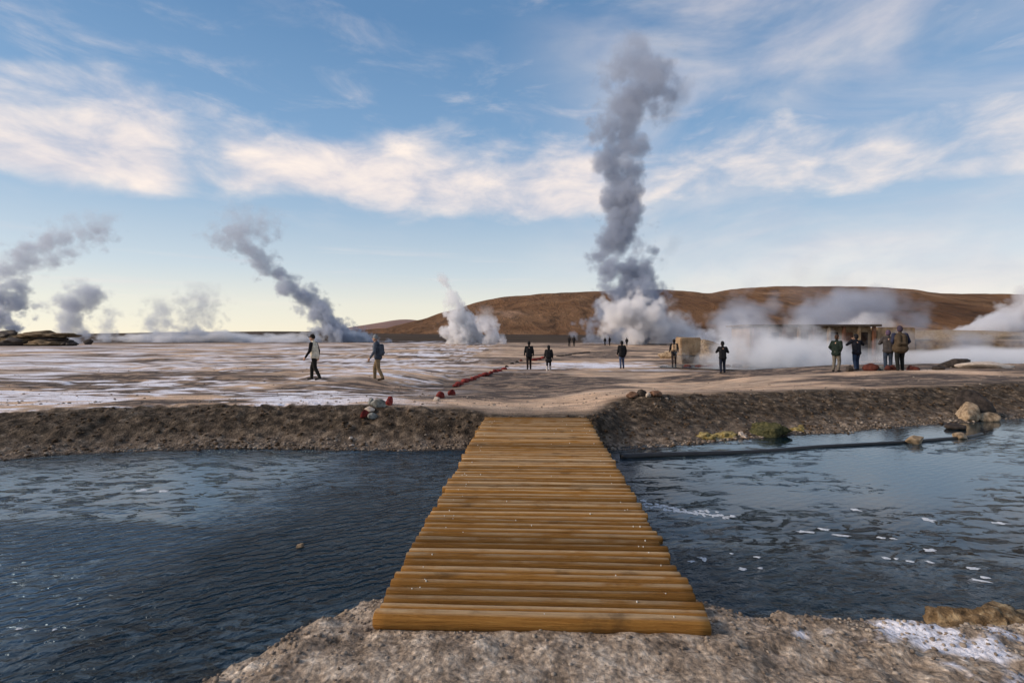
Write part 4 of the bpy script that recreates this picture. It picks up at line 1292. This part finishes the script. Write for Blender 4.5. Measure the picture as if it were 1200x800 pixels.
def steam_bank(label, c0, rad, density, ns, k=0.6, sharp=2.0, stretch=(1, 1, 1), step=0.4, seed=0, col=(0.62, 0.67, 0.76), top=None, group='low banks of steam', name='steam_bank', aniso=0.15):
    v, f = ICO[3]
    me = np_mesh(name, v * np.array(rad) * 1.5, f)
    m, t, out = new_mat('steam')
    oc = nd(t, 'ShaderNodeTexCoord').outputs['Object']
    ofs = nd(t, 'ShaderNodeVectorMath', {0: mapped(t, oc, stretch), 1: (seed * 13.1, seed * 7.7, seed * 3.3)}, operation='ADD').outputs[0]
    e = mapped(t, oc, tuple(1 / q for q in rad))
    ln_ = nd(t, 'ShaderNodeVectorMath', {0: e}, operation='LENGTH').outputs['Value']
    q = mth(t, 'ADD', mth(t, 'SUBTRACT', 0.9, ln_), billow(t, ofs, ns, k))
    q = mth(t, 'MULTIPLY', q, sharp, clamp=True)
    q = mth(t, 'MULTIPLY', q, mth(t, 'SUBTRACT', 1.0, sstep(t, ln_, 1.1, 1.45)))
    den = mth(t, 'MULTIPLY', q, density)
    vol = nd(t, 'ShaderNodeVolumePrincipled', {'Color': (*col, 1), 'Density': den, 'Anisotropy': aniso})
    t.links.new(vol.outputs[0], out.inputs['Volume'])
    m.cycles.volume_step_rate = step
    o = link_mesh(name, me, m, loc=c0)
    return tag(o, label, 'steam', group)


plume('tallest dense column of grey steam rising above the brown hill, white at its foot', 118,
      [(742, 403, 64, 1), (742, 392, 84, 1), (741, 372, 82, 1), (736, 350, 70, 0.9), (730, 325, 66, 0.9), (724, 300, 62, 0.8), (727, 270, 60, 0.75), (733, 235, 54, 0.7), (732, 212, 44, 0.65), (722, 188, 62, 0.5),
       (724, 160, 66, 0.46), (732, 130, 74, 0.42), (754, 102, 100, 0.34), (750, 78, 88, 0.28), (740, 58, 60, 0.2), (738, 42, 40, 0.0)], 1.0, 0.18, k=0.8, sharp=1.8, warp=0.7, seed=1, col=(0.52, 0.58, 0.69), step=0.25)
plume('thin drifting wisp at the upper right of the tallest steam column', 121,
      [(770, 150, 30, 0.0), (775, 135, 50, 0.10), (788, 118, 60, 0.16), (802, 103, 50, 0.14), (812, 90, 30, 0.0)], 0.5, 0.12, k=0.7, sharp=1.6, seed=2, step=0.35)
plume('faint puff right of the tallest steam column just above the hill', 119,
      [(768, 320, 24, 0.0), (778, 300, 36, 0.10), (785, 287, 34, 0.12), (790, 275, 20, 0.0)], 0.5, 0.16, k=0.7, sharp=1.8, seed=3, step=0.35)
plume('small white plume with a thin grey tail before the left end of the brown hill', 112,
      [(542, 403, 42, 1), (541, 392, 48, 1), (540, 378, 44, 1), (536, 362, 30, 0.7), (530, 348, 24, 0.45), (524, 336, 24, 0.4), (516, 325, 18, 0.35), (510, 317, 12, 0)], 1.2, 0.34, k=0.7, sharp=4.5, seed=4, col=(0.94, 0.95, 0.97), step=0.3)
plume('short white puff right of the small plume before the brown hill', 110, [(574, 403, 18, 1), (574, 392, 22, 0.9), (572, 380, 24, 0.5), (570, 368, 26, 0.12), (566, 356, 26, 0)], 1.2, 0.4, k=0.7, sharp=4.5, seed=5, col=(0.96, 0.96, 0.98), step=0.35)
plume('tiniest white puff right of the short puff before the brown hill', 109, [(589, 403, 10, 1), (588, 398, 12, 0.8), (587, 390, 10, 0)], 1.4, 0.5, k=0.7, sharp=4.5, seed=6, col=(0.96, 0.96, 0.98), step=0.4)
plume('slanting grey steam plume drifting up to the left behind the two walkers', 150,
      [(410, 402, 70, 0.9), (400, 393, 60, 1), (386, 378, 44, 0.9), (370, 360, 46, 0.7), (350, 342, 46, 0.6), (330, 325, 42, 0.5), (310, 310, 40, 0.35), (292, 297, 54, 0.26), (282, 285, 70, 0.2), (290, 265, 78, 0.13), (300, 240, 60, 0)], 1.1, 0.26, k=0.85, sharp=1.8, warp=0.6, seed=7, step=0.3)
plume('mushroom shaped grey steam plume right of the far left rock outcrop', 120,
      [(84, 404, 32, 1), (84, 390, 34, 1), (86, 375, 34, 0.9), (88, 362, 46, 0.8), (94, 350, 54, 0.7), (98, 340, 48, 0.6), (98, 330, 30, 0.3), (98, 324, 20, 0)], 0.7, 0.3, k=0.85, sharp=1.8, seed=8, warp=0.5, step=0.3)
plume('ragged grey steam trailing up to the right from the left edge', 135,
      [(-22, 402, 40, 1), (-10, 385, 46, 1), (2, 366, 48, 0.9), (8, 352, 44, 0.7), (-2, 336, 46, 0.5), (10, 318, 56, 0.34), (40, 300, 70, 0.26), (72, 285, 74, 0.24), (98, 270, 70, 0.2), (112, 256, 50, 0.1), (118, 244, 40, 0)], 1.1, 0.26, k=1.0, sharp=1.5, warp=0.6, seed=9, step=0.3)
for i, (px, top, wd, dn, lb) in enumerate(((128, 358, 22, 0.5, 'small wisp of steam just right of the mushroom shaped plume'), (185, 345, 34, 0.42, 'faint wisp of steam above the low bank, between two other wisps'),
                                           (232, 328, 44, 0.34, 'wider faint wisp of steam above the right part of the low left bank'))):
    plume(lb, 150, [(px - 6, 402, wd, 0.8), (px - 3, 390, wd, 0.6), (px, 380, wd * 1.1, dn), (px + 3, (top + 380) / 2, wd * 1.3, dn * 0.8), (px + 6, top, wd, 0)], 0.6, 0.3, k=0.95, sharp=1.5, seed=10 + i, step=0.35)
plume('white steam billowing up at the right edge before the brown hill', 90,
      [(1142, 391, 60, 0.9), (1165, 384, 70, 1), (1182, 374, 60, 1), (1200, 362, 56, 0.8), (1222, 350, 60, 0.5), (1245, 335, 70, 0.2), (1265, 318, 60, 0)], 1.0, 0.22, k=0.55, seed=15, col=(0.92, 0.93, 0.96), step=0.3)
plume('ragged white steam rolling right from the foot of the tallest column', 112,
      [(805, 402, 90, 0.6), (800, 393, 90, 0.7), (790, 384, 60, 0.6), (780, 374, 44, 0.35), (778, 362, 40, 0.12), (782, 348, 40, 0)], 1.0, 0.25, k=0.7, sharp=2.4, seed=16, col=(0.92, 0.93, 0.96), step=0.35)


def bank_px(label, d, xa, xb, ytop, ybot, depth, density, ns, **k):
    s_ = d / F
    cx_ = ((xa + xb) / 2 - CX) * s_
    rx = (xb - xa) / 2 * s_
    zt, zb = CAM_Z + (HY - ytop) * s_, CAM_Z + (HY - ybot) * s_
    return steam_bank(label, (cx_, d, (zt + zb) / 2), (rx, depth, (zt - zb) / 2), density, ns, **k)


bank_px('long low white bank of steam along the left horizon', 150, 100, 410, 386, 410, 6, 1.4, 0.25, stretch=(0.4, 1, 1), k=0.5, seed=20, col=(0.97, 0.97, 0.98))
bank_px('white steam boiling around the foot of the tallest grey column', 107, 696, 788, 338, 414, 7, 1.0, 0.2, k=0.6, sharp=2.5, seed=31, col=(0.98, 0.98, 0.99))
bank_px('white steam spreading at the foot of the slanting grey plume', 149, 390, 440, 386, 408, 4, 0.9, 0.3, k=0.5, seed=21, col=(0.97, 0.97, 0.98))
bank_px('thick pale blue steam lying on the pool in front of the changing hut', 33.5, 790, 1075, 382, 456, 3.6, 1.0, 0.5, k=0.45, seed=22, col=(0.95, 0.96, 0.98))
bank_px('flat pale steam over the right part of the pool behind the huddled pair', 38, 1010, 1360, 399, 452, 6.0, 1.6, 0.4, stretch=(0.4, 0.6, 1), k=0.25, seed=23, col=(0.95, 0.96, 0.98))
bank_px('thin steam drifting across the front of the changing hut', 39.0, 795, 985, 364, 446, 2.0, 0.8, 0.35, k=0.75, sharp=1.4, seed=24, col=(0.92, 0.93, 0.96))
bank_px('thin veil of steam rising before the right half of the hill', 70, 800, 1100, 335, 420, 6, 0.42, 0.13, k=0.8, sharp=1.6, seed=25)
bank_px('thin steam drifting before the brown terrace behind the huddled pair', 41, 1020, 1330, 372, 430, 2.0, 0.5, 0.3, k=0.7, sharp=1.3, seed=32)
bank_px('white cloud of steam rolling over the roof of the changing hut', 60, 960, 1060, 362, 402, 4, 0.7, 0.2, k=0.8, sharp=1.8, seed=26, col=(0.93, 0.94, 0.96))
bank_px('faint high wisp of steam over the hill top right of the tallest column', 75, 880, 1010, 300, 360, 5, 0.05, 0.16, k=0.8, sharp=1.4, seed=27)
